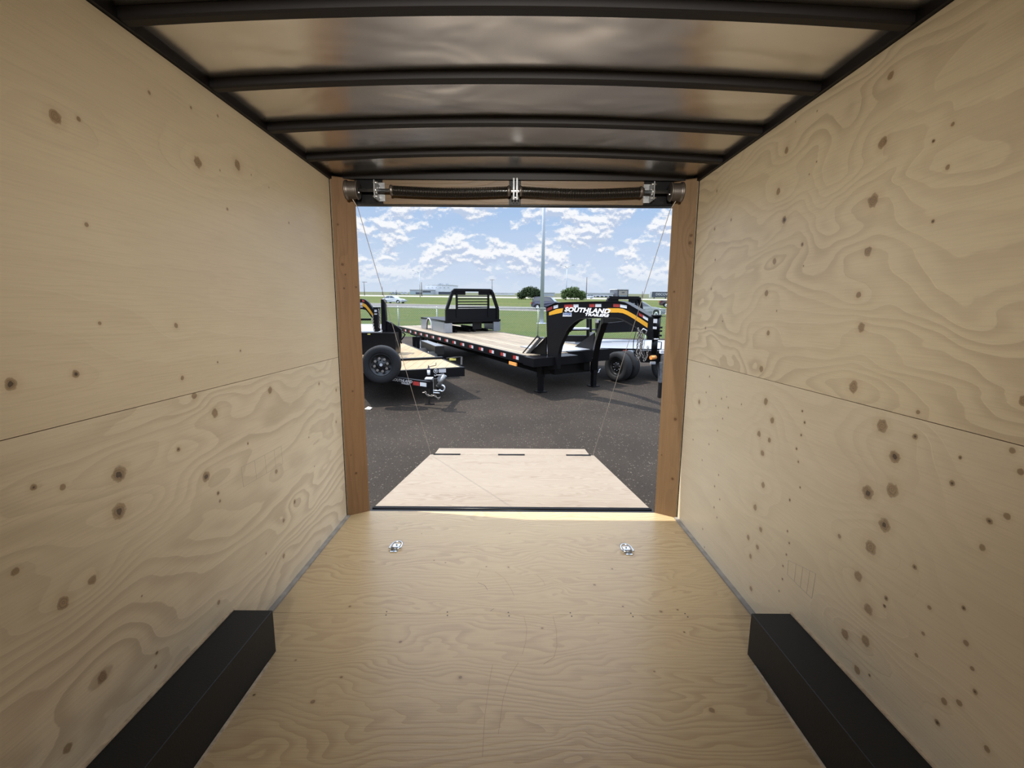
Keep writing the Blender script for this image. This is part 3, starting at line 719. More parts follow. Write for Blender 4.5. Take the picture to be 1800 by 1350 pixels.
# ---------------- wheels
def wheel(parent, name, c, ax, R, wd, rim, lugs=True, space=I4):
    c = Vector(c); r = R*.60
    prof = [(-wd/2*.8, r), (-wd/2, r*1.12), (-wd/2, R*.88), (-wd/2*.86, R*.97), (-wd/2*.6, R), (wd/2*.6, R), (wd/2*.86, R*.97), (wd/2, R*.88), (wd/2, r*1.12), (wd/2*.8, r), (-wd/2*.8, r)]
    t_ = build(name, MB().lathe(prof, c, ax, 36), M['tyre'], parent, space)
    prof = [(wd/2*.75, r), (wd/2*.80, r*.95), (wd/2*.35, r*.86), (wd/2*.3, r*.6), (wd/2*.45, r*.35), (wd/2*.6, r*.30), (wd/2*.6, 0.001)]
    rm = build('rim', MB().lathe(prof, c, ax, 28), rim, t_, space)
    return t_, rm
def stud_ring(parent, c, ax, rad, n, r, ln, mat, off, name='lug_nut'):
    c = Vector(c); d = Vector(ax).normalized(); t = Vector((0, 0, 1)); e1 = d.cross(t).normalized(); e2 = d.cross(e1)
    first = None
    for i in range(n):
        a = 2*math.pi*i/n+.2; p = c+d*off+e1*(rad*math.cos(a))+e2*(rad*math.sin(a))
        if first is None: first = build(name, MB().cyl(p, p+d*ln, r, n=8), mat, parent); p0 = p
        else: copyto(first, p-p0, parent)

# ---------------- big flatbed gooseneck trailer
HD = .88
N0 = G(921, 625.5, HD); L0 = G(735, 582, HD)
u = (L0-N0); u.z = 0; u.normalize(); rgt = Vector((-u.y, u.x, 0))
if rgt.x < 0: rgt = -rgt
UP = Vector((0, 0, 1)); fw = -u
DW = 2.44; DL = 9.6
g = thing('gooseneck_trailer', 'long black flatbed gooseneck trailer with orange stripe and white maker lettering on its neck', 'trailer', (N0.x, N0.y, 0))
def PB(a, b, c): return N0 + u*a + rgt*b + UP*(c-HD)      # local: back, right, height
# deck of planks lying along the trailer
O = Matrix((rgt, u, UP)).transposed().to_4x4(); O.translation = N0 - UP*.04
def local_obj(name, fn, mats, parent, O):                 # mesh given in O coordinates
    mb = MB(); fn(mb); me = bpy.data.meshes.new(name); me.from_pydata([tuple(v) for v in mb.v], [], mb.f)
    for m in (mats if isinstance(mats, list) else [mats]): me.materials.append(m)
    me.polygons.foreach_set('material_index', mb.mi); me.update()
    return link(name, me, parent, O)
local_obj('deck', lambda m: m.box(.06, DW-.06, .02, DL, 0, .04), M['plank'], g, O)
mb = MB()
for b in (0, DW-.06): mb.hexa([PB(0, b, HD-.17), PB(0, b+.058, HD-.17), PB(DL, b+.058, HD-.17), PB(DL, b, HD-.17), PB(0, b, HD+.005), PB(0, b+.058, HD+.005), PB(DL, b+.058, HD+.005), PB(DL, b, HD+.005)])
mb.hexa([PB(DL, 0, HD-.17), PB(DL, DW, HD-.17), PB(DL+.06, DW, HD-.17), PB(DL+.06, 0, HD-.17), PB(DL, 0, HD), PB(DL, DW, HD), PB(DL+.06, DW, HD), PB(DL+.06, 0, HD)])
build('side_rail', mb, M['black'], g)
mb = MB()
for b in (.55, DW-.75):
    mb.hexa([PB(.0, b, HD-.46), PB(.0, b+.16, HD-.46), PB(DL, b+.16, HD-.36), PB(DL, b, HD-.36), PB(.0, b, HD-.05), PB(.0, b+.16, HD-.05), PB(DL, b+.16, HD-.05), PB(DL, b, HD-.05)])
for k in range(20): mb.bar(PB(.3+k*.48, .02, HD-.1), PB(.3+k*.48, DW-.02, HD-.1), .05, .1)
build('frame_beam', mb, M['dark'], g)
# reflectors along the near rail
rf = None
for k in range(15):
    a = .22+k*.58
    if rf is None:
        mb = MB(); w_ = .06; off = -.004
        mb.hexa([PB(a, off, HD-.12), PB(a, off+.003, HD-.12), PB(a+.11, off+.003, HD-.12), PB(a+.11, off, HD-.12), PB(a, off, HD-.045), PB(a, off+.003, HD-.045), PB(a+.11, off+.003, HD-.045), PB(a+.11, off, HD-.045)])
        a2 = a+.11; mb.mat(1)
        mb.hexa([PB(a2, off, HD-.12), PB(a2, off+.003, HD-.12), PB(a2+.13, off+.003, HD-.12), PB(a2+.13, off, HD-.12), PB(a2, off, HD-.045), PB(a2, off+.003, HD-.045), PB(a2+.13, off+.003, HD-.045), PB(a2+.13, off, HD-.045)])
        rf = build('reflector', mb, [M['sticker'], M['red']], g); a0 = a
    else: copyto(rf, u*(a-a0), g)
build('marker_lamp', MB().hexa([PB(.30, -.02, HD-.27), PB(.30, .01, HD-.27), PB(.62, .01, HD-.27), PB(.62, -.02, HD-.27), PB(.30, -.02, HD-.20), PB(.30, .01, HD-.20), PB(.62, .01, HD-.20), PB(.62, -.02, HD-.20)]), M['amber'], g)
# tandem dual axles under the far end
for a in (6.4, 7.3):
    for b in (.22, DW-.22):
        s = -1 if b < 1 else 1
        t_, r_ = wheel(g, 'wheel', PB(a, b, .39), rgt*s, .39, .24, M['white'])
# rear ramps box and crossmembers at the nose
JL = G(950, 689, 0); JR = G(1043, 679, 0)
def along(P): d = P-N0; return d.dot(u), d.dot(rgt)
ja, jb = along(JL); ka, kb = along(JR)
mb = MB()
mb.hexa([PB(-.42, -.02, HD-.19), PB(-.42, 1.15, HD-.19), PB(.0, 1.15, HD-.19), PB(.0, -.02, HD-.19), PB(-.42, -.02, HD-.01), PB(-.42, 1.15, HD-.01), PB(.0, 1.15, HD-.01), PB(.0, -.02, HD-.01)])
build('nose_beam', mb, M['black'], g)
build('nose_plate', MB().hexa([PB(-.03, 1.2, .62), PB(-.03, DW, .62), PB(.09, DW, .62), PB(.09, 1.2, .62), PB(-.03, 1.2, HD+.02), PB(-.03, DW, HD+.02), PB(.09, DW, HD+.02), PB(.09, 1.2, HD+.02)]), M['black'], g)
build('side_gusset', MB().prism([PB(-.0, DW-.5, HD), PB(.75, DW-.5, HD), PB(-.0, DW-.5, HD+.42)], rgt*.04), M['black'], g)
# jacks
def jack(P, top, w1=.13, w2=.1, crank=True):
    P = Vector(P); mb = MB()
    mb.hexa([P+rgt*(-w1/2)+u*(-w1/2)+UP*.34, P+rgt*(w1/2)+u*(-w1/2)+UP*.34, P+rgt*(w1/2)+u*(w1/2)+UP*.34, P+rgt*(-w1/2)+u*(w1/2)+UP*.34] + [P+rgt*(s*w1/2)+u*(q*w1/2)+UP*top for s, q in ((-1, -1), (1, -1), (1, 1), (-1, 1))])
    j = build('landing_jack', mb, M['black'], g)
    mb = MB(); mb.hexa([P+rgt*(s*w2/2)+u*(q*w2/2)+UP*.02 for s, q in ((-1, -1), (1, -1), (1, 1), (-1, 1))]+[P+rgt*(s*w2/2)+u*(q*w2/2)+UP*.36 for s, q in ((-1, -1), (1, -1), (1, 1), (-1, 1))])
    mb.hexa([P+rgt*(s*.11)+u*(q*.11)+UP*.001 for s, q in ((-1, -1), (1, -1), (1, 1), (-1, 1))]+[P+rgt*(s*.11)+u*(q*.11)+UP*.022 for s, q in ((-1, -1), (1, -1), (1, 1), (-1, 1))])
    build('inner_leg', mb, M['black'], j)
    return j
JLP = Vector((JL.x, JL.y, 0)); JRP = Vector((JR.x, JR.y, 0))
jack(JLP, 1.0); j2 = jack(JRP, .75)
p = JRP+UP*.33+rgt*.1; build('jack_handle', MB().tube([p-rgt*.05, p+rgt*.05, p+rgt*.06+UP*.07, p+rgt*.12+UP*.08], .012), M['chrome'], j2)
# neck side plates: traced on the vertical plane through the plate, with real thickness
def plate(P0, P1, pts, th, name, mat, parent, shift=0.0):
    d = (Vector(P1)-Vector(P0)); d.z = 0; d.normalize(); n = Vector((d.y, -d.x, 0))
    if n.y > 0: n = -n
    q = [GP(x, y, Vector(P0)+n*shift, n) for x, y in pts]
    mb = MB(); mb.prism(q, -n*th); return build(name, mb, mat, parent), n, d
NP0 = GD(962, 600, 9.75); NP1 = GD(1150, 600, 7.75); NP0.z = 0; NP1.z = 0
top = [(960, 541.5), (968, 537.5), (978, 533.2), (1000, 532), (1040, 531), (1075, 530.6), (1090, 530.4), (1100, 532.5), (1108, 536.5), (1120, 543.5), (1132, 550.5), (1143, 557)]
bot = [(1143, 594), (1134, 587), (1122, 578.5), (1110, 571), (1101, 565.8), (1093, 562), (1085, 560), (1060, 559.4), (1030, 559.6), (1021, 561), (1012, 566), (1003, 574), (996, 584), (989, 597), (984, 609), (981, 622), (980, 649), (963, 651)]
np_, nn, nd = plate(NP0, NP1, top+bot, .10, 'neck_plate', M['black'], g)
# flanges along the top and arch edges
def flange(pts, name, wd, P0, n, parent, mat, th=.012, out=.03):
    q = [GP(x, y, P0, n) for x, y in pts]; mb = MB()
    for a, b in zip(q, q[1:]):
        a1 = a+n*out; b1 = b+n*out; mb.hexa([a1, a1-n*wd, b1-n*wd, b1, a1+UP*th, a1-n*wd+UP*th, b1-n*wd+UP*th, b1+UP*th])
    return build(name, mb, mat, parent)
flange(top, 'top_flange', .16, NP0, nn, g, M['black'])
flange(bot[:13], 'arch_flange', .16, NP0, nn, g, M['blackbox'], .014)
# orange stripe
sT = [(1068, 541.8), (1087, 541.8), (1095, 543), (1103, 546.5), (1112, 551.5), (1125, 559.5), (1142.5, 571)]
sB = [(1142.5, 579.5), (1125, 567.6), (1112, 559.2), (1103, 554), (1095, 550.5), (1087, 549.4), (1068, 549.4)]
plate(NP0, NP1, sT+sB, .003, 'orange_stripe', M['orange'], g, .004)
plate(NP0, NP1, [(965, 549), (978, 543.4), (990, 541.7), (988, 549.6), (978, 551.6), (965, 554.6)], .003, 'orange_stripe', M['orange'], g, .004)
mb = MB()                         # reflectors under the top edge
def npx(x, y, s=.004): return GP(x, y, NP0+nn*s, nn)
tp = ((962, 971, 542, 538, 0), (973, 981, 537.5, 535.6, 1), (992, 1007, 535.6, 535.2, 0), (1008, 1017, 535.2, 535, 1), (1036, 1045.5, 534.6, 534.4, 0), (1046.5, 1057, 534.4, 534.3, 1), (1078, 1089, 534.2, 534.6, 0), (1090, 1102, 535, 537, 1), (1123, 1130.5, 549, 553.6, 0), (1130.5, 1143, 554, 561.5, 1))
for k in range(0, 10, 2):
    mb = MB()
    for x0, x1, y0_, y1_, mm in tp[k:k+2]:
        mb.mat(mm); q = [npx(x0, y0_), npx(x1, y1_), npx(x1, y1_+5.2), npx(x0, y0_+5.2)]; mb.prism(q, nn*.002)
    build('reflector_tape', mb, [M['red'], M['silver']], g)
def necktext(s, x, y, hpx, **k):
    c = npx(x, y, .008); size = hpx*c.y/FPX*1.42
    return text('lettering', s, size, M['letter'], g, frame(c, nd if nd.x > 0 else -nd, nn), **k)
a_ = (npx(990, 545)-npx(1070, 545)).length
tx = necktext('SOUTHLAND', 1030, 545.8, 7.4, shear=.25, bold=.005, space=1.05, width=a_)
tx = necktext('TRAILERS', 1048, 554.0, 4.2, shear=.25, bold=.003, space=1.05, width=(npx(1027, 553)-npx(1069, 553)).length)
mb = MB().prism([npx(990, 549.6, .0075), npx(1005, 549.6, .0075), npx(1005, 556.4, .0075), npx(989, 556.4, .0075)], nn*.002)
pl = build('badge', mb, M['sticker'], g)
c = npx(997, 551.8, .011); text('lettering', 'CLASSIC', .062, M['strap'], g, frame(c, nd if nd.x > 0 else -nd, nn), shear=.2, bold=.002)
# toolbox between the jacks and its lid
NF = G(982, 648, .42)
T0 = GP(981, 619, NP0+nn*.05, nn)
tb = MB(); bx0 = jb+.10; bx1 = kb-.05; tz0, tz1 = .36, .868
a1 = ja+.02; a2 = ja+.55
tb.hexa([PB(a1, bx0+.3, tz0), PB(a1, bx1, tz0), PB(a2, bx1, tz0), PB(a2, bx0+.3, tz0), PB(a1, bx0+.3, tz1), PB(a1, bx1, tz1), PB(a2, bx1, tz1), PB(a2, bx0+.3, tz1)])
tbo = build('toolbox', tb, M['black'], g)
q = [PB(a1-.02, bx0+.15, HD+.004), PB(a1-.02, bx1+.02, HD+.004), PB(a1+1.3, bx1+.02, HD+.004), PB(a1+1.3, bx0+.15, HD+.004)]
build('toolbox_lid', MB().prism(q, (0, 0, .018)), M['alu'], tbo)
c = PB(a1-.012, (bx0+.35+bx1)/2, tz1-.06); build('latch', MB().hexa([c+rgt*s*.05+u*q_*.01+UP*z_ for z_ in (-.05, .05) for s, q_ in ((-1, -1), (1, -1), (1, 1), (-1, 1))]), M['galv'], tbo)
# second neck plate on the other side
NQ0 = JRP + rgt*.05 - u*.0; 
FP1 = NP1 - nn*.25
fn2 = (FP1-NQ0); fn2.z = 0; fn2.normalize(); fnn = Vector((fn2.y, -fn2.x, 0))
if fnn.y > 0: fnn = -fnn
rp = [(1045, 648), (1046, 628), (1049, 610), (1052, 596), (1056, 583), (1060, 573), (1062, 566), (1066, 562)]
q = [GP(x, y, NQ0, Vector((fnn.x, fnn.y, 0))) if False else GD(x, y, 10.5-(i*.14)) for i, (x, y) in enumerate(rp)]
mb = MB()
for a, b in zip(q, q[1:]): mb.bar(a, b, .13, .12)
mb.bar(q[-1], GD(1100, 558, 8.9), .12, .14); mb.bar(GD(1100, 558, 8.9), GD(1145, 580, 8.0), .12, .14)
build('far_neck_arm', mb, M['black'], g)
# front gusset boards with tube rails
def gusset(P, Q, Rr, name):
    mb = MB(); mb.prism([P, Q, Rr], -nn*.03); return build(name, mb, M['black'], g)
dA = 9.55
q1 = GP(924, 627, NP0, nn); q2 = GP(960, 592, NP0, nn); q3 = GP(960, 628, NP0, nn)
gusset(q1, q2, q3, 'gusset')
gA = GP(930, 624, NP0, nn); gB = GP(957, 593.5, NP0, nn); gu_ = (gB-gA).cross(nn).normalized(); gu_ = gu_ if gu_.z > 0 else -gu_
build('gusset_board', MB().prism([gA+gu_*.012, gB+gu_*.012, gB+gu_*.012+nn*.13, gA+gu_*.012+nn*.13], gu_*.012), M['alu'], g)
ge = gA+nn*.15; gf = gB+nn*.15
build('tube_rail', MB().tube([ge-gu_*.05, ge+gu_*.07, gf+gu_*.07, gf-gu_*.02], .015), M['black'], g)
# coupler at the front of the neck
CP = GD(1151, 600, 7.7); cz = lambda y: GD(1151, y, 7.7).z
CP.z = 0
mb = MB().cyl(CP+UP*cz(593), CP+UP*cz(556), .065, n=20)
mb.hexa([CP+nd*s*.09+nn*t__*.11+UP*z_ for z_ in (cz(597), cz(557)) for s, t__ in ((-1, -1), (.2, -1), (.2, 1), (-1, 1))])
cp = build('coupler', mb, M['black'], g)
build('coupler_cap', MB().cyl(CP+UP*cz(556.5), CP+UP*cz(553), .085, n=20), M['black'], cp)
build('coupler_tube', MB().cyl(CP+UP*cz(622), CP+UP*cz(595), .05, n=20), M['black'], cp)
build('coupler_collar', MB().cyl(CP+UP*cz(597), CP+UP*cz(594.5), .062, n=20), M['chrome'], cp)
for ya, yb_ in ((560, 567), (573.5, 577.5)):
    mb = MB(); c = CP+nd*.05+nn*.10
    mb.hexa([CP+nd*s+nn*t__+UP*z_ for z_ in (cz(yb_), cz(ya)) for s, t__ in ((.02, .112), (.09, .112), (.09, .118), (.02, .118))]); build('label_plate', mb, M['sticker'], cp)
for y_ in (575, 581, 589): build('set_bolt', MB().cyl(CP+UP*cz(y_), CP+UP*cz(y_)+nd*.12, .016, n=8), M['black'], cp)
hp = CP+nd*.06+UP*cz(600); build('release_handle', MB().tube([hp, hp+nd*.07, hp+nd*.07-UP*(cz(600)-cz(612)), hp-UP*(cz(600)-cz(613))], .009), M['black'], cp)
# safety chains: links looped under the neck
def chain(P, pts, r=.0075, name='safety_chain'):
    mb = MB(); P_ = [Vector(p) for p in pts]; L = [0]
    for a, b in zip(P_, P_[1:]): L.append(L[-1]+(b-a).length)
    step = r*5.2; k = 0; d = 0
    while d < L[-1]:
        i = max(j for j in range(len(L)) if L[j] <= d); i = min(i, len(P_)-2); f = (d-L[i])/max(L[i+1]-L[i], 1e-6)
        c = P_[i].lerp(P_[i+1], f); t = (P_[i+1]-P_[i]).normalized(); s = t.cross(nn if k % 2 else nd).normalized() if abs(t.dot(nn if k % 2 else nd)) < .95 else t.cross(UP).normalized()
        ring = [c+t*(r*3.6*math.cos(a))+s*(r*2.0*math.sin(a)) for a in np.linspace(0, 2*math.pi, 9)[:-1]]
        mb.tube(ring, r, 4, True); d += step; k += 1
    return build(name, mb, M['chainm'], g)
def cpx(x, y, dd=7.62): return GD(x, y, dd)
chain(None, [cpx(1122, 579), cpx(1121.5, 600), cpx(1119, 620), cpx(1121, 632), cpx(1124, 628), cpx(1126, 605), cpx(1125, 583)])
chain(None, [cpx(1128, 583, 7.7), cpx(1129, 600, 7.7), cpx(1127, 618, 7.7), cpx(1130, 627, 7.7), cpx(1133, 633, 7.7), cpx(1137, 628, 7.7), cpx(1139, 610, 7.7)])
chain(None, [cpx(1124, 583, 7.75), cpx(1129, 604, 7.75), cpx(1124, 622, 7.75)])
build('breakaway_cable', MB().tube([cpx(1118, 583), cpx(1113.5, 600), cpx(1113, 615), cpx(1116, 626), cpx(1118, 627)], .007), M['black'], g)
build('breakaway_cable', MB().tube([cpx(1136, 583), cpx(1133, 600), cpx(1131, 615), cpx(1134, 628)], .005), M['zinc'], g)
build('chain_bracket', MB().tube([cpx(1128, 581), cpx(1131, 578), cpx(1137, 581), cpx(1135, 588)], .012), M['zinc'], g)
build('manual_tube', MB().cyl(GD(1049, 561, 8.9), GD(1049, 567.5, 8.9), .035, n=14), M['gas'], g)

# ---------------- service body (truck bed) standing on the flatbed
def headrack(name, label, P, X, B, w_, h, zb, holes=True, group=None, skirt=True, mir=1):
    """P: lower left corner of the rack on the deck, X: along the rack, B: backwards (bed side)"""
    t_ = thing(name, label, 'truck body', tuple(P), group=group)
    X = X.normalized(); B = B.normalized()
    q = lambda a, b, c: P + X*a + B*b + UP*c
    hb = zb                       # solid panel bottom
    # outer tube frame
    tw = .09
    path = [q(0, 0, hb-.02), q(.0, 0, hb+.36*(h-hb)), q(w_*.115, 0, h-.06), q(w_*.15, 0, h), q(w_*.85, 0, h), q(w_*.885, 0, h-.06), q(w_, 0, hb+.36*(h-hb)), q(w_, 0, hb-.02)]
    mb = MB()
    for a, b in zip(path, path[1:]): mb.bar(a, b, tw, tw, up=B)
    build('rack_frame', mb, M['black'], t_)
    top_ = hb+.38*(h-hb)
    build('rack_panel', MB().hexa([q(0, 0, hb), q(w_, 0, hb), q(w_, .04, hb), q(0, .04, hb), q(0, 0, top_), q(w_, 0, top_), q(w_, .04, top_), q(0, .04, top_)]), M['black'], t_)
    mb = MB()                     # upper panel with hand hole
    z0_, z1_ = h-.16, h
    for a, b in ((.13, .36), (.62, .87)): mb.hexa([q(w_*a, 0, z0_), q(w_*b, 0, z0_), q(w_*b, .03, z0_), q(w_*a, .03, z0_), q(w_*a, 0, z1_), q(w_*b, 0, z1_), q(w_*b, .03, z1_), q(w_*a, .03, z1_)])
    mb.hexa([q(w_*.36, 0, z1_-.05), q(w_*.62, 0, z1_-.05), q(w_*.62, .03, z1_-.05), q(w_*.36, .03, z1_-.05), q(w_*.36, 0, z1_), q(w_*.62, 0, z1_), q(w_*.62, .03, z1_), q(w_*.36, .03, z1_)])
    build('light_panel', mb, M['black'], t_)
    for a in (.19, .81): build('upright', MB().bar(q(w_*a, 0, hb+.1), q(w_*a, 0, h-.1), .06, .06, up=B), M['black'], t_)
    sl_ = None
    for k in range(5):
        zz = top_+.045+k*(h-.16-top_-.03)/4.6
        if sl_ is None: sl_ = build('slat', MB().bar(q(w_*.19, .01, zz), q(w_*.81, .01, zz), .03, .035), M['black'], t_); z0s = zz
        else: copyto(sl_, UP*(zz-z0s), t_)
    if skirt:
        LB = 2.3
        build('bed_deck', MB().hexa([q(-.1, -.05, hb-.07), q(w_+.1, -.05, hb-.07), q(w_+.1, LB, hb-.07), q(-.1, LB, hb-.07), q(-.1, -.05, hb), q(w_+.1, -.05, hb), q(w_+.1, LB, hb), q(-.1, LB, hb)]), M['black'], t_)
        for s, a0 in ((-1, -.1), (1, w_+.1)):
            n = 14; outer = []; cx = LB*.62; rr = .30
            pts = [(0, 0), (cx-rr, 0)] + [(cx-rr*math.cos(a), rr*1.35*math.sin(a)) for a in np.linspace(0, math.pi, n)] + [(LB, 0), (LB, hb-.07), (0, hb-.07)]
            mb = MB().prism([q(a0, b, c+.01) for b, c in pts], X*(-s*.05)); sk = build('side_skirt', mb, M['diamond'], t_)
            arc = [q(a0+s*.012, cx-rr*math.cos(a), .01+rr*1.35*math.sin(a)) for a in np.linspace(0, math.pi, n)]
            build('wheel_arch_trim', MB().tube(arc, .02), M['sticker'], sk)
            ea = sorted((a0, a0-s*.27))
            build('corner_box', MB().hexa([q(ea[0], -.04, .01), q(ea[1], -.04, .01), q(ea[1], .03, .01), q(ea[0], .03, .01), q(ea[0], -.04, hb-.09), q(ea[1], -.04, hb-.09), q(ea[1], .03, hb-.09), q(ea[0], .03, hb-.09)]), M['diamond'], t_)
        mb = MB()
        for a in (.18, .45, .55, .8): mb.bar(q(w_*a, .05, .03), q(w_*a, LB-.05, .03), .06, .12)
        for b in (.35, .9, 1.5): mb.bar(q(0, b, hb-.12), q(w_, b, hb-.12), .05, .08)
        build('sub_frame', mb, M['dark'], t_)
        build('mud_panel', MB().hexa([q(w_*.52, .10, .08), q(w_*.70, .10, .08), q(w_*.70, .12, .08), q(w_*.52, .12, .08), q(w_*.52, .10, .34), q(w_*.70, .10, .34), q(w_*.70, .12, .34), q(w_*.52, .12, .34)]), M['bow'], t_)
    return t_
TB = G(785, 586, HD+.002); TBR = G(877, 583, HD+.002)
Xr = rgt.copy(); wv = 1.78
P_ = G(786, 585.5, HD+.002)
e_ = GD(876, 585, P_.y+wv*Xr.y)
wv = (e_-P_).to_2d().length
hz = GD(830, 510, P_.y+.45).z-P_.z; zb_ = GD(800, 563.5, P_.y).z-P_.z
headrack('truck_body', 'black truck bed body with slatted headache rack on the long flatbed deck', P_, Xr, u, wv, hz, zb_, group=None)
build
# short extra rail wing on the left of the rack
# ---------------- second truck body seen through and above the neck
P2 = GD(1058, 590, 13.6); w2v = (GD(1128, 590, 14.2)-P2).to_2d().length; P2.z = .82
X2 = (GD(1128, 590, 14.2)-GD(1058, 590, 13.6)); X2.z = 0; X2.normalize(); B2 = Vector((-X2.y, X2.x, 0))
h2 = GD(1090, 523.5, 13.9).z-.82; zb2 = GD(1090, 584, 13.9).z-.82
headrack('truck_body', 'black truck body whose rack top shows above the orange striped neck', P2+UP*.001, X2, B2, w2v, h2, zb2, skirt=False)
# tall black cabinet frame seen through the arch
# ---------------- dually flatbed trailer on the right, behind the neck
r0 = G(1066, 612.5, .82)
t2 = thing('flatbed_trailer', 'black flatbed trailer with dual wheels standing behind the orange striped neck', 'trailer', (r0.x, r0.y, 0))
wc = G(1087, 661, 0); wc.z = 0
d2 = Vector((1.0, -.10, 0)).normalized(); b2 = Vector((-d2.y, d2.x, 0))
q = lambda a, b, c: Vector((r0.x, r0.y, 0))+d2*a+b2*b+UP*c
O2 = Matrix((b2, d2, UP)).transposed().to_4x4(); O2.translation = Vector((r0.x, r0.y, .79))
q = lambda a, b, c: Vector((r0.x, r0.y, 0))+d2*a+b2*b+UP*c
local_obj('deck', lambda m: m.box(.03, 2.4, -1.3, 4.2, 0, .03), M['alu'], t2, O2)
build('side_rail', MB().hexa([q(-1.3, 0, .66), q(4.2, 0, .66), q(4.2, .05, .66), q(-1.3, .05, .66), q(-1.3, 0, .825), q(4.2, 0, .825), q(4.2, .05, .825), q(-1.3, .05, .825)]), M['black'], t2)
mb = MB()
for b in (.6, 1.6): mb.bar(q(-1.2, b, .62), q(4.1, b, .62), .15, .3)
build('frame_beam', mb, M['dark'], t2)
for a in (.42, 1.08):
    q0 = q(a, -.003, .73); mb = MB().hexa([q0, q0+d2*.13, q0+d2*.13+b2*.003, q0+b2*.003, q0+UP*.06, q0+d2*.13+UP*.06, q0+d2*.13+b2*.003+UP*.06, q0+b2*.003+UP*.06]).mat(1)
    q0 = q0+d2*.13; mb.hexa([q0, q0+d2*.16, q0+d2*.16+b2*.003, q0+b2*.003, q0+UP*.06, q0+d2*.16+UP*.06, q0+d2*.16+b2*.003+UP*.06, q0+b2*.003+UP*.06])
    build('reflector', mb, [M['red'], M['silver']], t2)
wcen = GD(1087, 641, 11.3); wcen.z = .40
wax = Vector((-.80, -.60, 0)).normalized()
wh, rm = wheel(t2, 'wheel', wcen, wax, .38, .22, M['rimblack']); stud_ring(rm, wcen, wax, .10, 8, .014, .03, M['chrome'], .05)
wheel(t2, 'wheel', wcen-wax*.30, wax, .38, .22, M['rimblack'])
wheel(t2, 'wheel', wcen-wax*.30+d2*1.0, wax, .38, .22, M['rimblack'])
build('marker_lamp', MB().cyl(GD(1148, 628.5, 9.6)-rgt*.07, GD(1148, 628.5, 9.6)+rgt*.07, .045, n=12), M['amber'], t2)
p = GD(1146, 628, 9.7); mb = MB().hexa([p+d2*s*.22+b2*t__*.06+UP*z_ for z_ in (-.12, .14) for s, t__ in ((-1, .1), (1, .1), (1, 3), (-1, 3))]); build('tail_box', mb, M['black'], t2)
build('license_plate', MB().bar(GD(1143, 638, 9.65), GD(1152, 638, 9.65), .04, .05), M['sticker'], t2)
# cabinet uprights under the second body
mb = MB()
for x in (1033, 1038): mb.bar(GD(x, 612, 13.2), GD(x, 560, 13.2), .07, .07, up=(0, 1, 0))
mb.bar(GD(1000, 580, 13.2), GD(1062, 579, 13.2), .3, .03)
mb.bar(GD(992, 600, 13.3), GD(1032, 600, 13.3), .2, .35)
mb.bar(GD(1047, 574, 13.4), GD(1104, 572, 13.4), .2, .36)
build('frame_member', mb, M['black'], t2)
build('wing_shelf', MB().hexa([GD(997, 579.5, 12.6), GD(1036, 579, 12.6), GD(1036, 577, 13.6), GD(1001, 577, 13.6)]+[p+UP*.03 for p in (GD(997, 579.5, 12.6), GD(1036, 579, 12.6), GD(1036, 577, 13.6), GD(1001, 577, 13.6))]), M['alu'], t2)
build('grey_post', MB().bar(GD(1041, 612, 12.9), GD(1041, 584, 12.9), .14, .1, up=(0, 1, 0)), M['galv'], t2)

# ---------------- galvanised tongue jack at the right edge
jb_ = G(1160, 699, 0); t3 = thing('drop_leg_jack', 'grey metal trailer jack leg standing beside the right corner board', 'trailer jack', (jb_.x, jb_.y, 0))
dj = jb_.y; zz = lambda y: GD(1160, y, dj).z
X_ = Vector((1, 0, 0)); B_ = Vector((0, 1, 0)); J = Vector((jb_.x, jb_.y, 0))
def jbx(x0, x1, y0, y1, z0, z1, nm, mt):
    build(nm, MB().hexa([J+X_*a+B_*b+UP*c for c in (z0, z1) for a, b in ((x0, y0), (x1, y0), (x1, y1), (x0, y1))]), mt, t3)
jbx(-.045, .045, -.045, .045, .001, zz(671), 'inner_leg', M['blackbox'])
jbx(-.058, .058, -.058, .058, zz(672), zz(637), 'outer_leg', M['galv'])
jbx(-.03, .15, -.058, .058, zz(637), zz(624), 'mount_bracket', M['galv'])
jbx(.062, .10, -.05, .05, zz(676), zz(634), 'side_bracket', M['black'])
jbx(-.05, .8, -.0, .12, zz(622), zz(616), 'deck_edge', M['silver'])
# ---------------- tandem utility trailer with spare tyre (left)
HU = .66
c1 = G(815, 645.5, HU); c2 = G(704, 651.5, HU)
e1 = (c2-c1); e1.z = 0; e1.normalize(); c4 = G(636, 655, HU)
ub = Vector((e1.y, -e1.x, 0)); 
if ub.y < 0: ub = -ub
# true sides seen in the photo: right edge runs (790,628) -> (725,605)
r1 = G(789, 629, HU); r2 = G(727, 605, HU); ur = (r2-r1); ur.z = 0; ur.normalize()
UWd = 2.15
ut = thing('tilt_deck_trailer', 'low black utility trailer with pale plank deck and spare tyre on its front', 'trailer', (c1.x, c1.y, 0))
q = lambda a, b, c: Vector((c1.x, c1.y, 0))+ur*a+e1*b+UP*c    # a backwards, b to the left
O3 = Matrix((-e1, ur, UP)).transposed().to_4x4(); O3.translation = Vector((c1.x, c1.y, HU-.035))
def deckmesh(a0, a1, nm):
    mb = MB().hexa([q(a0, .04, HU-.035), q(a0, UWd, HU-.035), q(a1, UWd, HU-.035), q(a1, .04, HU-.035), q(a0, .04, HU), q(a0, UWd, HU), q(a1, UWd, HU), q(a1, .04, HU)])
    o = build(nm, mb, M['plank2'], ut); return o
ac = (G(789, 629, HU)-c1).dot(ur)
deckmesh(.05, ac-.12, 'front_deck'); deckmesh(ac, 5.0, 'tilt_deck')
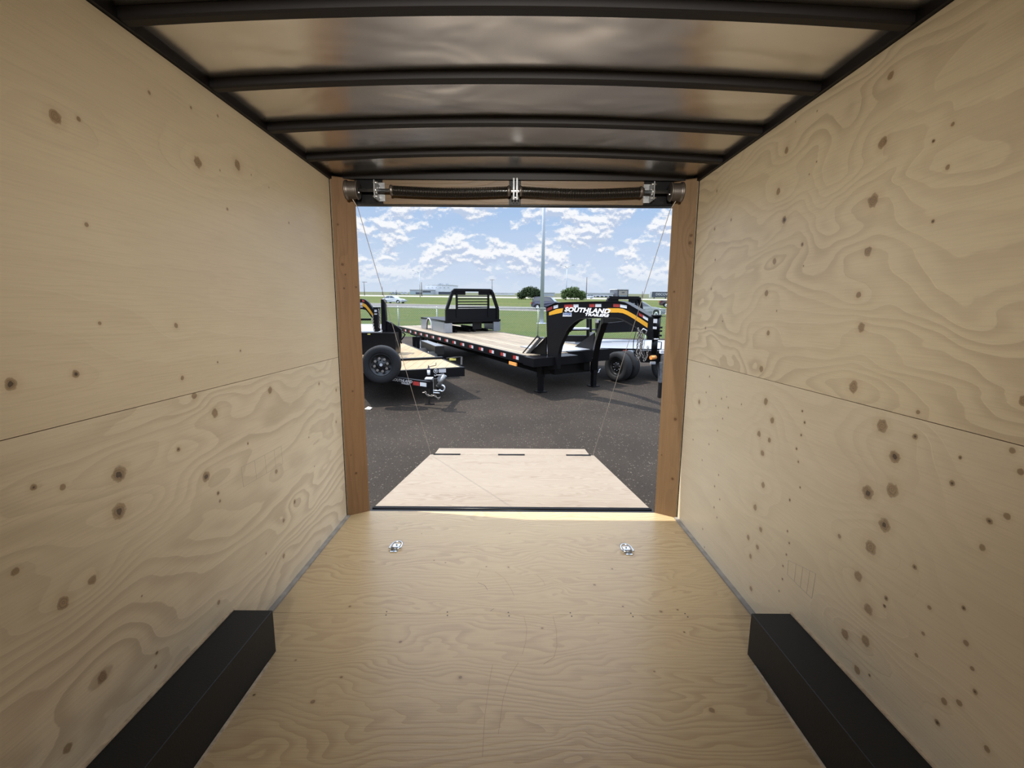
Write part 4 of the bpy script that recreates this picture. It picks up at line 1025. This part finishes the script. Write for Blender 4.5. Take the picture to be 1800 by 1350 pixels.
build('front_rail', MB().hexa([q(-.03, -.01, HU-.19), q(-.03, UWd, HU-.19), q(.05, UWd, HU-.19), q(.05, -.01, HU-.19), q(-.03, -.01, HU+.005), q(-.03, UWd, HU+.005), q(.05, UWd, HU+.005), q(.05, -.01, HU+.005)]), M['black'], ut)
build('cross_rail', MB().hexa([q(ac-.12, .0, HU-.1), q(ac-.12, UWd, HU-.1), q(ac, UWd, HU-.1), q(ac, .0, HU-.1), q(ac-.12, .0, HU+.045), q(ac-.12, UWd, HU+.045), q(ac, UWd, HU+.045), q(ac, .0, HU+.045)]), M['black'], ut)
mb = MB()
for b in (0, UWd-.05): mb.hexa([q(.05, b, HU-.16), q(.05, b+.05, HU-.16), q(5, b+.05, HU-.16), q(5, b, HU-.16), q(.05, b, HU+.004), q(.05, b+.05, HU+.004), q(5, b+.05, HU+.004), q(5, b, HU+.004)])
build('side_rail', mb, M['black'], ut)
nf = -ur
c = q(-.032, .62, HU-.085)
nfr = Vector((e1.y, -e1.x, 0)); nfr = nfr if nfr.y < 0 else -nfr
def rail_label(b, w_, h_, nm, mt, dz=0):
    p = q(-.032, b, HU-.09+dz); build(nm, MB().prism([p+e1*w_/2-UP*h_/2, p-e1*w_/2-UP*h_/2, p-e1*w_/2+UP*h_/2, p+e1*w_/2+UP*h_/2], nfr*.004), mt, ut); return p
rail_label(.47, .15, .075, 'label_plate', M['sticker'], .045)
p = q(-.032, .61, HU-.045)+nfr*.004
build('round_badge', MB().lathe([(0, .048), (.003, .048), (.003, .036), (0, .036)], p, nfr, 20), M['sticker'], ut)
build('round_badge', MB().lathe([(0, .022), (.003, .022), (.003, .001)], p, nfr, 16), M['sticker'], ut)
# manual tube on the front rail
p = GD(753.5, 652, 8.9); z_ = lambda y: GD(753.5, y, 8.75).z
P_t = GD(753.5, 652, 8.8); P_t.z = 0
m_ = build('pump_bottle', MB().cyl(P_t+UP*z_(659.5), P_t+UP*z_(651), .03, n=14), M['gas'], ut)
build('bottle_cap', MB().cyl(P_t+UP*z_(651), P_t+UP*z_(647), .028, .022, n=14).cyl(P_t+UP*z_(647), P_t+UP*z_(643), .012, n=10), M['carnavy'], m_)
build('valve_lever', MB().tube([P_t+UP*z_(646), GD(760, 643.5, 8.9), GD(766.5, 642, 8.9), GD(766.5, 637.5, 8.9)], .007), M['black'], ut)
# cross rail script (maker script, small)
p = q(ac-.1225, .80, HU-.022)
# corner stake pocket and yellow tag
p1 = q(ac-.14, .12, HU+.035); p2 = q(ac-.14, .32, HU+.035)
build('yellow_tag', MB().prism([GD(790, 629.5, 10.25), GD(801.5, 629.5, 10.25), GD(801.5, 633.5, 10.25), GD(790, 633.5, 10.25)], (0, -.006, 0)), M['yellow'], ut)
build('corner_post', MB().tube([GD(785, 630, 10.3), GD(812, 627.5, 10.2)], .018).bar(GD(811.5, 628, 10.2), GD(811, 642, 10.0), .04, .03), M['blackbox'], ut)
# A frame tongue
CT_ = GD(774, 684, 8.35); tz = CT_.z
cp0 = Vector((GD(766, 683, 8.45).x, 8.45, .46))
fl_ = q(.1, UWd*.80, .52); fr_ = q(.1, UWd*.18, .52)
mb = MB().bar(fl_, cp0, .07, .13); nb = build('tongue_beam', mb, M['black'], ut)
build('tongue_beam', MB().bar(fr_, cp0, .07, .13), M['black'], ut)
tl = (cp0-fl_).normalized(); tn = Vector((tl.y, -tl.x, 0)); tn = tn if tn.y < 0 else -tn; tn.normalize()
def tpt(k, dz=0): return fl_.lerp(cp0, k)+tn*.038+UP*dz
L_ = (cp0-fl_).length
for k0, k1, mt in ((.63, .74, 'red'), (.75, .86, 'silver')):
    build('reflector', MB().prism([tpt(k0, -.04), tpt(k1, -.04), tpt(k1, .035), tpt(k0, .035)], tn*.003), M[mt], ut)
tx = text('lettering', 'SOUTHLAND', .075, M['sticker'], ut, frame(tpt(.44, .015)+tn*.002, tl, tn), shear=.2, bold=.002)
tx = text('lettering', 'TRAILERS', .045, M['sticker'], ut, frame(tpt(.49, -.035)+tn*.002, tl, tn), shear=.2, bold=.001)
# coupler and jack
cpl = MB().hexa([cp0+Vector((s*.09, t__*.10, z__)) for z__ in (-.10, .10) for s, t__ in ((-1, -1), (1, -1), (1, 1), (-1, 1))])
k1 = build('coupler_bracket', cpl, M['black'], ut)
build('coupler_channel', MB().hexa([cp0+Vector((.02+s*.035, -.13+t__*.02, z__)) for z__ in (-.14, .16) for s, t__ in ((-1, -1), (1, -1), (1, 1), (-1, 1))]), M['blackbox'], k1)
build('channel_edge', MB().box(cp0.x-.022, cp0.x-.012, cp0.y-.155, cp0.y-.15, cp0.z-.14, cp0.z+.16), M['galv'], k1)
build('coupler_ring', MB().tube([cp0+Vector((.14+.055*math.cos(a), -.14, -.02+.06*math.sin(a))) for a in np.linspace(0, 2*math.pi, 13)[:-1]], .017, 6, True), M['zinc'], k1)
build('coupler_bolts', MB().cyl(cp0+Vector((-.02, -.17, -.06)), cp0+Vector((.13, -.17, -.06)), .014, n=8).cyl(cp0+Vector((-.02, -.17, -.10)), cp0+Vector((.10, -.17, -.11)), .014, n=8), M['zinc'], k1)
build('toolbox_lid', MB().box(cp0.x-.20, cp0.x-.06, cp0.y-.05, cp0.y+.12, cp0.z+.125, cp0.z+.145), M['sticker'], ut)
ja_ = GD(771, 678, 8.3); jb2 = GD(782, 659.5, 8.3)
k2 = build('swivel_jack', MB().cyl(ja_, jb2, .042, n=16), M['galv'], ut)
build('jack_foot', MB().cyl(ja_-(jb2-ja_).normalized()*.05, ja_, .05, n=16), M['bow'], k2)
build('jack_crank', MB().tube([jb2, GD(767, 659.5, 8.35), GD(765, 662, 8.35), GD(763.5, 659, 8.35)], .012), M['galv'], k2)
def chain2(pts, nm='safety_chain'):
    global nn, nd, g
    a, b, c_ = nn, nd, g
    nn, nd, g = Vector((0, -1, 0)), Vector((1, 0, 0)), ut; o = chain(None, pts, .007, nm); nn, nd, g = a, b, c_; return o
chain2([GD(745, 690, 8.3), GD(748, 690, 8.3), GD(750, 694, 8.3), GD(757, 696, 8.3), GD(764, 695, 8.3), GD(768, 699, 8.28), GD(772, 701, 8.28), GD(774, 697, 8.28)])
lg = G(754.5, 711, 0)
build('drop_leg', MB().bar(Vector((lg.x, lg.y, .004)), Vector((lg.x, lg.y, .42)), .035, .035, up=(0, 1, 0)), M['blackbox'], ut)
build('drop_foot', MB().box(lg.x-.08, lg.x+.10, lg.y-.05, lg.y+.05, .001, .014), M['bow'], ut)
# spare tyre
sc_ = GD(671, 640.5, 8.55); sax = Vector((.10, -1, .03)).normalized()
wh, rm = wheel(ut, 'spare_wheel', sc_, sax, .365, .22, M['rimblack']); stud_ring(rm, sc_, sax, .125, 8, .026, .03, M['chrome'], .05)
build('hub_badge', MB().cyl(sc_+sax*.07, sc_+sax*.075, .03, n=14), M['sticker'], rm)
build('spare_mount', MB().bar(sc_-sax*.12, q(.02, UWd*.86, HU-.08), .08, .08), M['black'], ut)
# wheels + fender
for a in (2.6, 3.45):
    for b in (-.13, UWd+.13): wheel(ut, 'wheel', q(a, b, .34), e1*(-1 if b < 0 else 1), .34, .2, M['rimblack'])
fz0, fz1 = .62, .83
f1 = G(766, 622, fz0-.02); fa = (f1-c1).dot(ur)
F_ = [G(765, 609, fz1), G(780.5, 608.4, fz1), G(751.5, 599, fz1), G(740, 599, fz1)]
mb = MB().prism(F_, (0, 0, .012)); fd_ = build('fender', mb, M['galv'], ut)
mb = MB().prism([F_[0]-UP*.22, F_[1]-UP*.22, F_[1], F_[0]], (F_[3]-F_[0]).normalized()*.012)
mb.prism([F_[0], F_[3], F_[3]-UP*.22, F_[0]-UP*.22], (F_[1]-F_[0]).normalized()*.012)
build('fender_front', mb, M['blackbox'], fd_)
# ---------------- black gooseneck trailer at far left
t4 = thing('gooseneck_trailer', 'black gooseneck trailer with orange stripe cut off by the left corner board', 'trailer', tuple(G(668, 612, 0)))
dl = 11.0
def fl4(pts, d0, th, nm, mt, par=t4, dd=None):
    q_ = [GD(x, y, d0) for x, y in pts]; return build(nm, MB().prism(q_, (0, th, 0)), mt, par)
fl4([(600, 526), (636, 525.5), (641, 526.5), (647, 531), (653, 539), (657, 546), (657, 561), (652, 557), (647, 549.5), (643, 545), (637, 543.5), (600, 543)], dl, .1, 'neck_plate', M['black'])
fl4([(600, 532), (637, 532), (643, 535), (649, 542), (656, 552), (656, 557), (649, 548.5), (643, 541), (637, 537.6), (600, 537.6)], dl-.004, .003, 'orange_stripe', M['orange'])
fl4([(636.5, 526.5), (640.5, 528), (640.5, 531.5), (636.5, 530)], dl-.004, .003, 'reflector', M['red'])
fl4([(631, 532), (637, 532), (637, 537), (631, 537)], dl-.008, .003, 'label_plate', M['sticker'])
fl4([(631.5, 538.4), (637.5, 538.4), (637.5, 540.6), (631.5, 540.6)], dl-.008, .003, 'label_plate', M['sticker'])
fl4([(656, 540), (664, 540), (664, 583), (658, 583), (656, 566)], dl-.1, .22, 'coupler', M['black'])
fl4([(658, 544.5), (662.5, 544.5), (662.5, 548.5), (658, 548.5)], dl-.105, .004, 'label_plate', M['sticker'])
fl4([(658, 551), (663, 551), (663, 553), (658, 553)], dl-.105, .004, 'label_plate', M['sticker'])
fl4([(580, 526), (602, 526), (602, 590), (580, 590)], dl, .1, 'neck_column', M['black'])
build('cross_bar', MB().bar(GD(600, 561.5, 11.3), GD(652, 561.5, 11.3), .06, .05), M['black'], t4)
_g = g; g = t4; a_, b_ = nn, nd; nn, nd = Vector((0, -1, 0)), Vector((1, 0, 0))
chain(None, [GD(666, 545, 10.85), GD(668, 560, 10.85), GD(667, 575, 10.85), GD(671, 582, 10.85)], .007)
chain(None, [GD(655, 556, 10.85), GD(656, 572, 10.85), GD(658, 582, 10.85)], .007)
g = _g; nn, nd = a_, b_
fl4([(669.5, 526.5), (673, 526), (676, 531), (678, 560), (678, 606), (671, 606), (670, 560)], 11.6, .15, 'neck_column', M['black'])
fl4([(677, 563), (685, 567), (705, 580), (705, 590), (703, 600), (677, 604)], 11.65, .12, 'gusset', M['black'])
build('tube_rail', MB().tube([GD(684, 572, 11.5), GD(687, 566.5, 11.5), GD(704, 579, 11.5), GD(704.5, 585, 11.5)], .014), M['black'], t4)
bx = GD(600, 605, 11.2)
x0_, x1_ = GD(470, 600, 11.2).x, GD(672, 600, 11.2).x; z0_, z1_ = GD(650, 606, 11.2).z, GD(650, 585.5, 11.2).z
build('nose_box', MB().box(x0_, GD(695, 600, 11.2).x, 11.2, 11.7, z0_-.25, z1_), M['black'], t4)
build('white_deck', MB().hexa([GD(470, 585, 11.2), GD(672, 585, 11.2), GD(672, 571.5, 13.2), GD(500, 571.5, 13.2)]+[p+UP*.03 for p in (GD(470, 585, 11.2), GD(672, 585, 11.2), GD(672, 571.5, 13.2), GD(500, 571.5, 13.2))]), M['alu'], t4)
fl4([(646, 586.5), (651, 586.5), (651, 588.5), (646, 588.5)], 11.19, .006, 'marker_lamp', M['yellow'])
p = G(705, 607, 0); jl = GD(682, 600, 11.5)
for x in (490, 640, 690): pp = GD(x, 600, 11.45); build('landing_jack', MB().box(pp.x-.06, pp.x+.06, 11.4, 11.52, .001, .9), M['black'], t4)
# hitch things hanging at the far trailer end
build('hose_loop', MB().tube([GD(707, 583, 12.2), GD(712, 588, 12.2), GD(709, 593, 12.2), GD(704, 599, 12.2), GD(706, 604, 12.2)], .02), M['black'], t4)
for x in (729, 735.5):
    pp = GD(x, 600, 14.6); build('landing_jack', MB().box(pp.x-.05, pp.x+.05, 14.5, 14.6, .001, .8), M['black'], g)

# ---------------- fence
fn_ = thing('chain_link_fence', 'galvanised chain link fence between the gravel lot and the grass', 'fence', (0, FY, 0))
FH = 1.47
mb = MB(); pit = .105; x = -13.0; r = .0021
def wire(a, b):
    a = Vector(a); b = Vector(b); d = (b-a).normalized(); s = Vector((-d.z, 0, d.x))*r
    mb.add([a-s, b-s, b+s, a+s, a+Vector((0, .004, 0)), b+Vector((0, .004, 0))], [(0, 1, 2, 3), (0, 4, 5, 1), (3, 2, 5, 4)])
while x < 13:
    wire((x, FY, .03), (x+FH-.03, FY, FH)); wire((x+FH-.03, FY+.006, .03), (x, FY+.006, FH)); x += pit
build('chain_mesh', mb, M['fence'], fn_)
build('top_rail', MB().cyl((-13, FY, FH), (13.5, FY, FH), .021, n=8), M['fencepost'], fn_)
fp = None
for px in (568, 632, 700, 768, 857, 946, 1058, 1160, 1250):
    X = GD(px, 560, FY).x
    if fp is None: fp = build('fence_post', MB().cyl((X, FY+.03, .0), (X, FY+.03, FH+.05), .03, n=10), M['fencepost'], fn_); X0 = X
    else: copyto(fp, (X-X0, 0, 0), fn_)

# ---------------- poles
def lamp_post(px, ybase, ytop, dep, rad, label, arm=None, cat='street lamp', name='street_lamp', mat='pole', group=None):
    b = G(px, ybase, 0) if dep is None else GD(px, ybase, dep); b.z = 0; ztop = GD(px, ytop, b.y).z
    t_ = thing(name, label, cat, tuple(b), group=group)
    build('pole', MB().cyl(b, b+UP*ztop, rad, rad*.6, n=14), M[mat], t_)
    if arm == 'tall':
        build('base_flange', MB().cyl(b, b+UP*.05, rad*2.4, n=14), M[mat], t_)
        build('lamp_head', MB().box(b.x-.9, b.x+.9, b.y-.15, b.y+.15, ztop, ztop+.15), M[mat], t_)
    elif arm:
        for s in arm:
            L = abs(s); sg = 1 if s > 0 else -1
            pts = [b+UP*(ztop-.3), b+UP*(ztop+L*.25)+Vector((sg*L*.35, 0, 0)), b+UP*(ztop+L*.38)+Vector((sg*L, 0, 0))]
            build('lamp_arm', MB().tube(pts, rad*.55), M[mat], t_)
            e = pts[-1]; build('lamp_head', MB().box(e.x-.35, e.x+.35, e.y-.15, e.y+.15, e.z-.1, e.z+.06), M[mat], t_)
    return t_
bq = G(952, 569, 0)
lamp_post(952, 569, 250, None, .15, 'tall grey light pole rising behind the fence beyond the neck of the big trailer', 'tall')
lamp_post(738.5, 521, 480, 190, .18, 'curved arm street lamp left of the pale factory building', (-2.6,))
lamp_post(995, 524, 470, 150, .16, 'two armed street lamp between the roadside bushes', (-2.0, 2.0))
lamp_post(741.5, 520, 496, 230, .25, 'dark utility pole beside the curved arm street lamp', None, 'utility pole', 'utility_pole', 'wpole')
def xarm(t_, px, y, dep, L):
    p = GD(px, y, dep); build('cross_arm', MB().box(p.x-L, p.x+L, p.y-.08, p.y+.08, p.z-.1, p.z+.1), M['wpole'], t_)
for px, yt, lab, dp in ((641, 495, 'utility pole with cross arm at the far left of the horizon', 240), (672.5, 504, 'short utility pole above the white sedan', 260), (865, 491, 'thin utility pole right of the black headache rack', 250), (1030.5, 487, 'dark utility pole right of the large roadside bush', 160), (697, 510, 'small distant pole behind the parked vehicles', 300), (1129, 512, 'thin pole left of the dark roadside billboard', 230)):
    t_ = lamp_post(px, 519, yt, dp, .16 if dp < 200 else .2, lab, None, 'utility pole', 'utility_pole', 'wpole')
    if dp in (240, 250): xarm(t_, px, yt+1, dp, 1.3)

# ---------------- buildings
def bldg(px0, px1, ytop, dep, depth, mat, label, name='industrial_building', cat='building', ybase=None, group=None):
    a = GD(px0, 515, dep); b = GD(px1, 515, dep); zt = GD((px0+px1)/2, ytop, dep).z
    t_ = thing(name, label, cat, ((a.x+b.x)/2, dep, 0), group=group)
    build('wall', MB().box(a.x, b.x, dep, dep+depth, 0, zt), M[mat], t_)
    build('roof', MB().box(a.x-.3, b.x+.3, dep-.3, dep+depth+.3, zt+.01, zt+.4), M['white'], t_)
    return t_, a.x, b.x, zt
def band(t_, px0, px1, y0, y1, dep, mat, nm='window'):
    a = GD(px0, y1, dep); b = GD(px1, y0, dep); build(nm, MB().box(a.x, b.x, dep-.12, dep-.01, a.z, b.z), M[mat], t_)
DB = 380
t_, xa, xb, zt = bldg(748, 795, 501.5, DB, 40, 'bld', 'large pale factory block on the horizon')
band(t_, 771, 793, 513, 519, DB, 'bldd', 'loading_bay')
for x in (771.5, 776, 786): p = GD(x, 500.5, DB+5); build('roof_vent', MB().box(p.x-1.2, p.x+1.2, DB+5, DB+8, zt+.4, zt+1.6), M['bld2'], t_)
for k in range(6): band(t_, 752+k*7, 754+k*7, 505, 506, DB, 'bld2', 'window')
t_, xa, xb, zt = bldg(720.5, 758.5, 509.8, DB-20, 18, 'bld2', 'low grey office wing in front of the pale factory')
band(t_, 721, 730, 512, 518, DB-20, 'glass2'); band(t_, 731, 741, 514, 517, DB-20, 'bldd'); band(t_, 743, 757, 511.5, 514, DB-20, 'bldd'); band(t_, 743, 757, 515.5, 518, DB-20, 'glass2')
bldg(871, 905, 515.5, 400, 30, 'bld', 'distant low white warehouse left of the dark green bush')
DR = 260
t_, *_ = bldg(940, 975, 515, 300, 30, 'bld2', 'low grey shed between the two roadside bushes')
t_, *_ = bldg(1022, 1078, 516.5, DR, 30, 'bld', 'long low white commercial building with dark windows')
for k in range(6): band(t_, 1034+k*7.2, 1039+k*7.2, 520, 523.5, DR, 'bldd')
band(t_, 1022, 1080, 514.8, 517.2, DR, 'bld2', 'fascia')
t_, *_ = bldg(1085.5, 1104.5, 509.5, DR-5, 20, 'bldd', 'taller tan fronted entrance block of the commercial building')
band(t_, 1087.5, 1103, 511, 519, DR-5, 'tan', 'tan_panel'); band(t_, 1093, 1098, 513.3, 514.3, DR-5.2, 'bldd', 'sign'); band(t_, 1088, 1102, 519.6, 521.6, DR-5, 'glass2')
# roadside billboard
bb = thing('billboard', 'dark billboard with white capital letters at the right edge of the view', 'billboard', (GD(1165, 520, 200).x, 200, 0))
a = GD(1146, 522.5, 200); b = GD(1200, 513.2, 200)
build('panel', MB().box(a.x, b.x, 200, 200.4, a.z, b.z), M['bldd'], bb)
a2 = GD(1141.5, 523.5, 200); b2_ = GD(1145.8, 513.2, 200); build('end_panel', MB().box(a2.x, b2_.x, 200, 200.5, a2.z, b2_.z), M['white'], bb)
for x in (1150, 1170, 1190): pp = GD(x, 520, 200.2); build('post', MB().box(pp.x-.2, pp.x+.2, 200.05, 200.35, 0, a.z), M['bldd'], bb)
c = GD(1152.5, 517.5, 199.96); tx = text('lettering', 'DISCOVER', 1.45, M['white'], bb, frame(c, (1, 0, 0), (0, -1, 0)), bold=.02, ext=.02, align='LEFT')
# ---------------- bushes
def bush(px0, px1, ytop, dep, mat, label, seed, group=None):
    rr = random.Random(seed); a = GD(px0, 518, dep); b = GD(px1, 518, dep); zt = GD((px0+px1)/2, ytop, dep).z
    cx = (a.x+b.x)/2; wx = (b.x-a.x)/2
    t_ = thing('bush', label, 'bush', (cx, dep, 0), group=group)
    mb = MB()
    for k in range(9):
        x = cx+rr.uniform(-.7, .7)*wx; y = dep+rr.uniform(-1, 1)*wx*.4; mb.cyl((x, y, 0), (x+rr.uniform(-.5, .5), y, zt*.6), .09, .03, n=6)
    build('stem', mb, M['wood'], t_)
    mb = MB(); blobs = []
    for k in range(48):
        f = -1+2*((k*7) % 48+rr.random())/48; hh = zt*(1-.35*abs(f)**1.6)*rr.uniform(.35, .82); blobs.append((cx+f*wx*.85, dep+rr.uniform(-1, 1)*wx*.4, hh, wx*.24*rr.uniform(.8, 1.3)))
    for k in range(9000):
        x, y, z_, r_ = rr.choice(blobs); d = Vector((rr.gauss(0, 1), rr.gauss(0, 1), rr.gauss(0, 1))).normalized()*r_*rr.uniform(.55, 1.05)
        p = Vector((x, y, z_))+d
        if p.z < .1: p.z = .1
        s = .19; e = Vector((rr.uniform(-1, 1), rr.uniform(-1, 1), rr.uniform(-1, 1))).normalized(); f_ = e.cross(Vector((rr.uniform(-1, 1), rr.uniform(-1, 1), rr.uniform(-1, 1)))).normalized()
        mb.add([p-e*s, p+f_*s*.6, p+e*s, p-f_*s*.6], [(0, 1, 2, 3)])
    build('foliage', mb, M[mat], t_)
bush(910, 953, 503.5, 150, 'leaf', 'dark green roadside bush left of the tall light pole', 1)
bush(986, 1029, 504.5, 145, 'leaf2', 'pale green rounded bush right of the tall light pole', 2)

# ---------------- cars
def car(px0, px1, ybase, head, label, mat, kind='sedan', name='car', cat='car', L=4.6, dep=None, yaw=0.0, simple=False, group=None):
    c = G((px0+px1)/2, ybase, 0); 
    if dep: c = GD((px0+px1)/2, ybase, dep); c.z = 0
    # keep the ground contact, scale length from the pixel span
    L = (GD(px1, ybase, c.y)-GD(px0, ybase, c.y)).x if L is None else L
    c.z = 0.0
    t_ = thing(name, label, cat, tuple(c), group=group)
    S = Matrix.Translation(c) @ Matrix.Rotation(yaw+(0 if head > 0 else math.pi), 4, 'Z')
    W = 1.8; hb = {'sedan': .90, 'suv': 1.02, 'pickup': 1.1}[kind]; ht = {'sedan': 1.45, 'suv': 1.68, 'pickup': 1.85}[kind]
    wr = {'sedan': .32, 'suv': .36, 'pickup': .4}[kind]; zb = .2+.0 if kind == 'sedan' else .28
    wx = (-L*.30, L*.31)
    def arch(cx, r):
        return [(cx-r*math.cos(a), wr+r*math.sin(a)) for a in np.linspace(-.25, math.pi+.25, 10)]
    low = [(-L/2+.05, zb+.05)] + [(x, max(z, zb)) for x, z in arch(wx[0], wr*1.18)] + [(x, max(z, zb)) for x, z in arch(wx[1], wr*1.18)] + [(L/2-.08, zb+.05), (L/2, zb+.28), (L/2-.06, hb*.78), (L*.30, hb*.96), (L*.18, hb), (-L*.40, hb), (-L/2+.02, hb*.93), (-L/2, zb+.35)]
    mb = MB(); n = len(low); rings = []
    for y, k in ((-W/2, .0), (-W/2+.0, 0), (-W/2-.0, 0)): pass
    ys = [(-W/2+.10, 1), (-W/2, 0), (W/2, 0), (W/2-.10, 1)]
    vs = []
    for y, ins in ys:
        for x, z in low:
            vs.append((x*(.985 if ins else 1), y, z if z < hb*.75 or not ins else z))
    # side bulge: widest at mid height
    vs = []
    for s in (-1, 1):
        for x, z in low:
            k = 1-.10*max(0, (z-hb*.7)/(hb*.3))-.04*max(0, (abs(x)-L*.38)/(L*.12)); vs.append((x, s*W/2*k, z))
    fs = [tuple(range(n))[::-1], tuple(range(n, 2*n))]+[(i, (i+1) % n, n+(i+1) % n, n+i) for i in range(n)]
    mb.add(vs, fs); build('car_body', mb, mat, t_, S)
    if kind == 'sedan': cab = [(-L*.40, hb), (-L*.25, ht-.05), (-L*.08, ht), (L*.03, ht-.04), (L*.20, hb)]
    elif kind == 'suv': cab = [(-L*.475, hb), (-L*.43, ht-.10), (-L*.36, ht), (L*.02, ht), (L*.08, ht-.06), (L*.22, hb)]
    else: cab = [(-L*.10, hb), (-L*.08, ht-.05), (-L*.05, ht), (L*.08, ht), (L*.12, ht-.05), (L*.22, hb)]
    def kk(z, o=0): return W/2*(.90-.18*(z-hb)/(ht-hb))+o
    mb = MB(); m = len(cab); vs = [(x, s*kk(z), z) for s in (-1, 1) for x, z in cab]
    mb.add(vs, [tuple(range(m))[::-1], tuple(range(m, 2*m))]+[(i, (i+1) % m, m+(i+1) % m, m+i) for i in range(m)]); build('cabin', mb, mat, t_, S)
    cx = sum(x for x, z in cab)/m; zm = (hb+ht)/2
    for s in (-1, 1):
        pts = [(cx+(x-cx)*.86, zm+(z-zm)*.70+.01) for x, z in cab]
        mid = (pts[0][0]+pts[-1][0])/2
        mb = MB(); o = .012
        for part_ in (0, 1):
            # front and rear panes split by a pillar
            sel = [(min(x, mid-.05), z) if part_ == 0 else (max(x, mid+.05), z) for x, z in pts]
            mb.add([(x, s*kk(z, o), z) for x, z in sel], [tuple(range(m))])
        build('side_window', mb, M['glass'], t_, S)
    a, b = cab[-1], cab[-2]; mb = MB(); lp = lambda t: (b[0]+(a[0]-b[0])*t, b[1]+(a[1]-b[1])*t)
    (x1, z1), (x2, z2) = lp(.1), lp(.95); mb.add([(x1+.02, -kk(z1)*.92, z1+.01), (x1+.02, kk(z1)*.92, z1+.01), (x2+.02, kk(z2)*.92, z2+.01), (x2+.02, -kk(z2)*.92, z2+.01)], [(0, 1, 2, 3)]); build('windscreen', mb, M['glass2'], t_, S)
    a, b = cab[0], cab[1]; (x1, z1), (x2, z2) = (b[0], b[1]), (a[0]*.98+b[0]*.02, a[1]+.05); mb = MB().add([(x1-.02, -kk(z1)*.9, z1), (x1-.02, kk(z1)*.9, z1), (x2-.02, kk(z2)*.9, z2), (x2-.02, -kk(z2)*.9, z2)], [(0, 1, 2, 3)]); build('rear_window', mb, M['glass'], t_, S)
    for x in wx:
        for s in (-1, 1): wheel(t_, 'wheel', (x, s*(W/2-.11), wr), (0, s, 0), wr, .2, M['zinc'], space=S)
    for s in (-1, 1):
        build('headlamp', MB().box(L/2-.22, L/2-.03, s*.62-.16, s*.62+.16, hb*.68, hb*.68+.13), M['glass2'], t_, S)
        build('tail_lamp', MB().box(-L/2-.01, -L/2+.14, s*.72-.12, s*.72+.12, hb*.72, hb*.72+.2), M['tail'], t_, S)
    if kind == 'pickup': build('bed_liner', MB().box(-L/2+.08, -L*.11, -W/2+.22, W/2-.22, hb+.001, hb+.01), M['dark'], t_, S)
    return t_
car(672.5, 713.5, 535, 1, 'pearl white sedan driving on the road at the left', M['carwhite'], 'sedan', L=4.7, dep=88, yaw=-.35)
car(936.5, 992, 545.5, 1, 'dark blue sport utility car on the road behind the light pole', M['carnavy'], 'suv', L=4.5, dep=62, yaw=-.32)
car(1024, 1043, 526, -1, 'small silver car far away in front of the white commercial building', M['carwhite'], 'suv', L=4.6, dep=182, yaw=.05)
car(1096, 1158, 556, 1, 'grey car on the road partly hidden by the orange striped neck', M['cargrey'], 'sedan', L=4.6, dep=46, yaw=-.3)
car(1161, 1215, 541.5, 1, 'dark red pickup truck half hidden by the right corner board', M['carred'], 'pickup', name='pickup_truck', cat='pickup truck', L=5.4, dep=76, yaw=-.25)
# parked vehicles on the far side
vr = random.Random(4)
for k, (x, lab, mt) in enumerate(((689, 'tiny dark truck parked far left of the factory', 'cargrey'), (696, 'tiny grey van parked left of the factory', 'cargrey'), (705, 'tiny white truck parked left of the factory', 'carwhite'), (712, 'tiny white van parked near the factory wing', 'carwhite'), (727, 'tiny white car parked before the grey office wing', 'carwhite'), (733, 'tiny dark red car parked before the grey office wing', 'carred'), (778, 'tiny white car parked before the dark loading bay', 'carwhite'))):
    car(x, x+5, 520, 1, lab, M[mt], 'suv' if k % 2 else 'pickup', L=4.8, dep=322+17*k, name='parked_car')
# paper scrap and rag on the gravel
pp = G(647.5, 719, 0); mb = MB().prism([(pp.x-.07, pp.y-.03, .004), (pp.x+.05, pp.y-.05, .004), (pp.x+.07, pp.y+.02, .02), (pp.x-.02, pp.y+.06, .03)], (0, 0, .004))
tag(build('paper_scrap', mb, M['paper']), 'crumpled white paper scrap on the gravel beside the left corner board', 'litter')
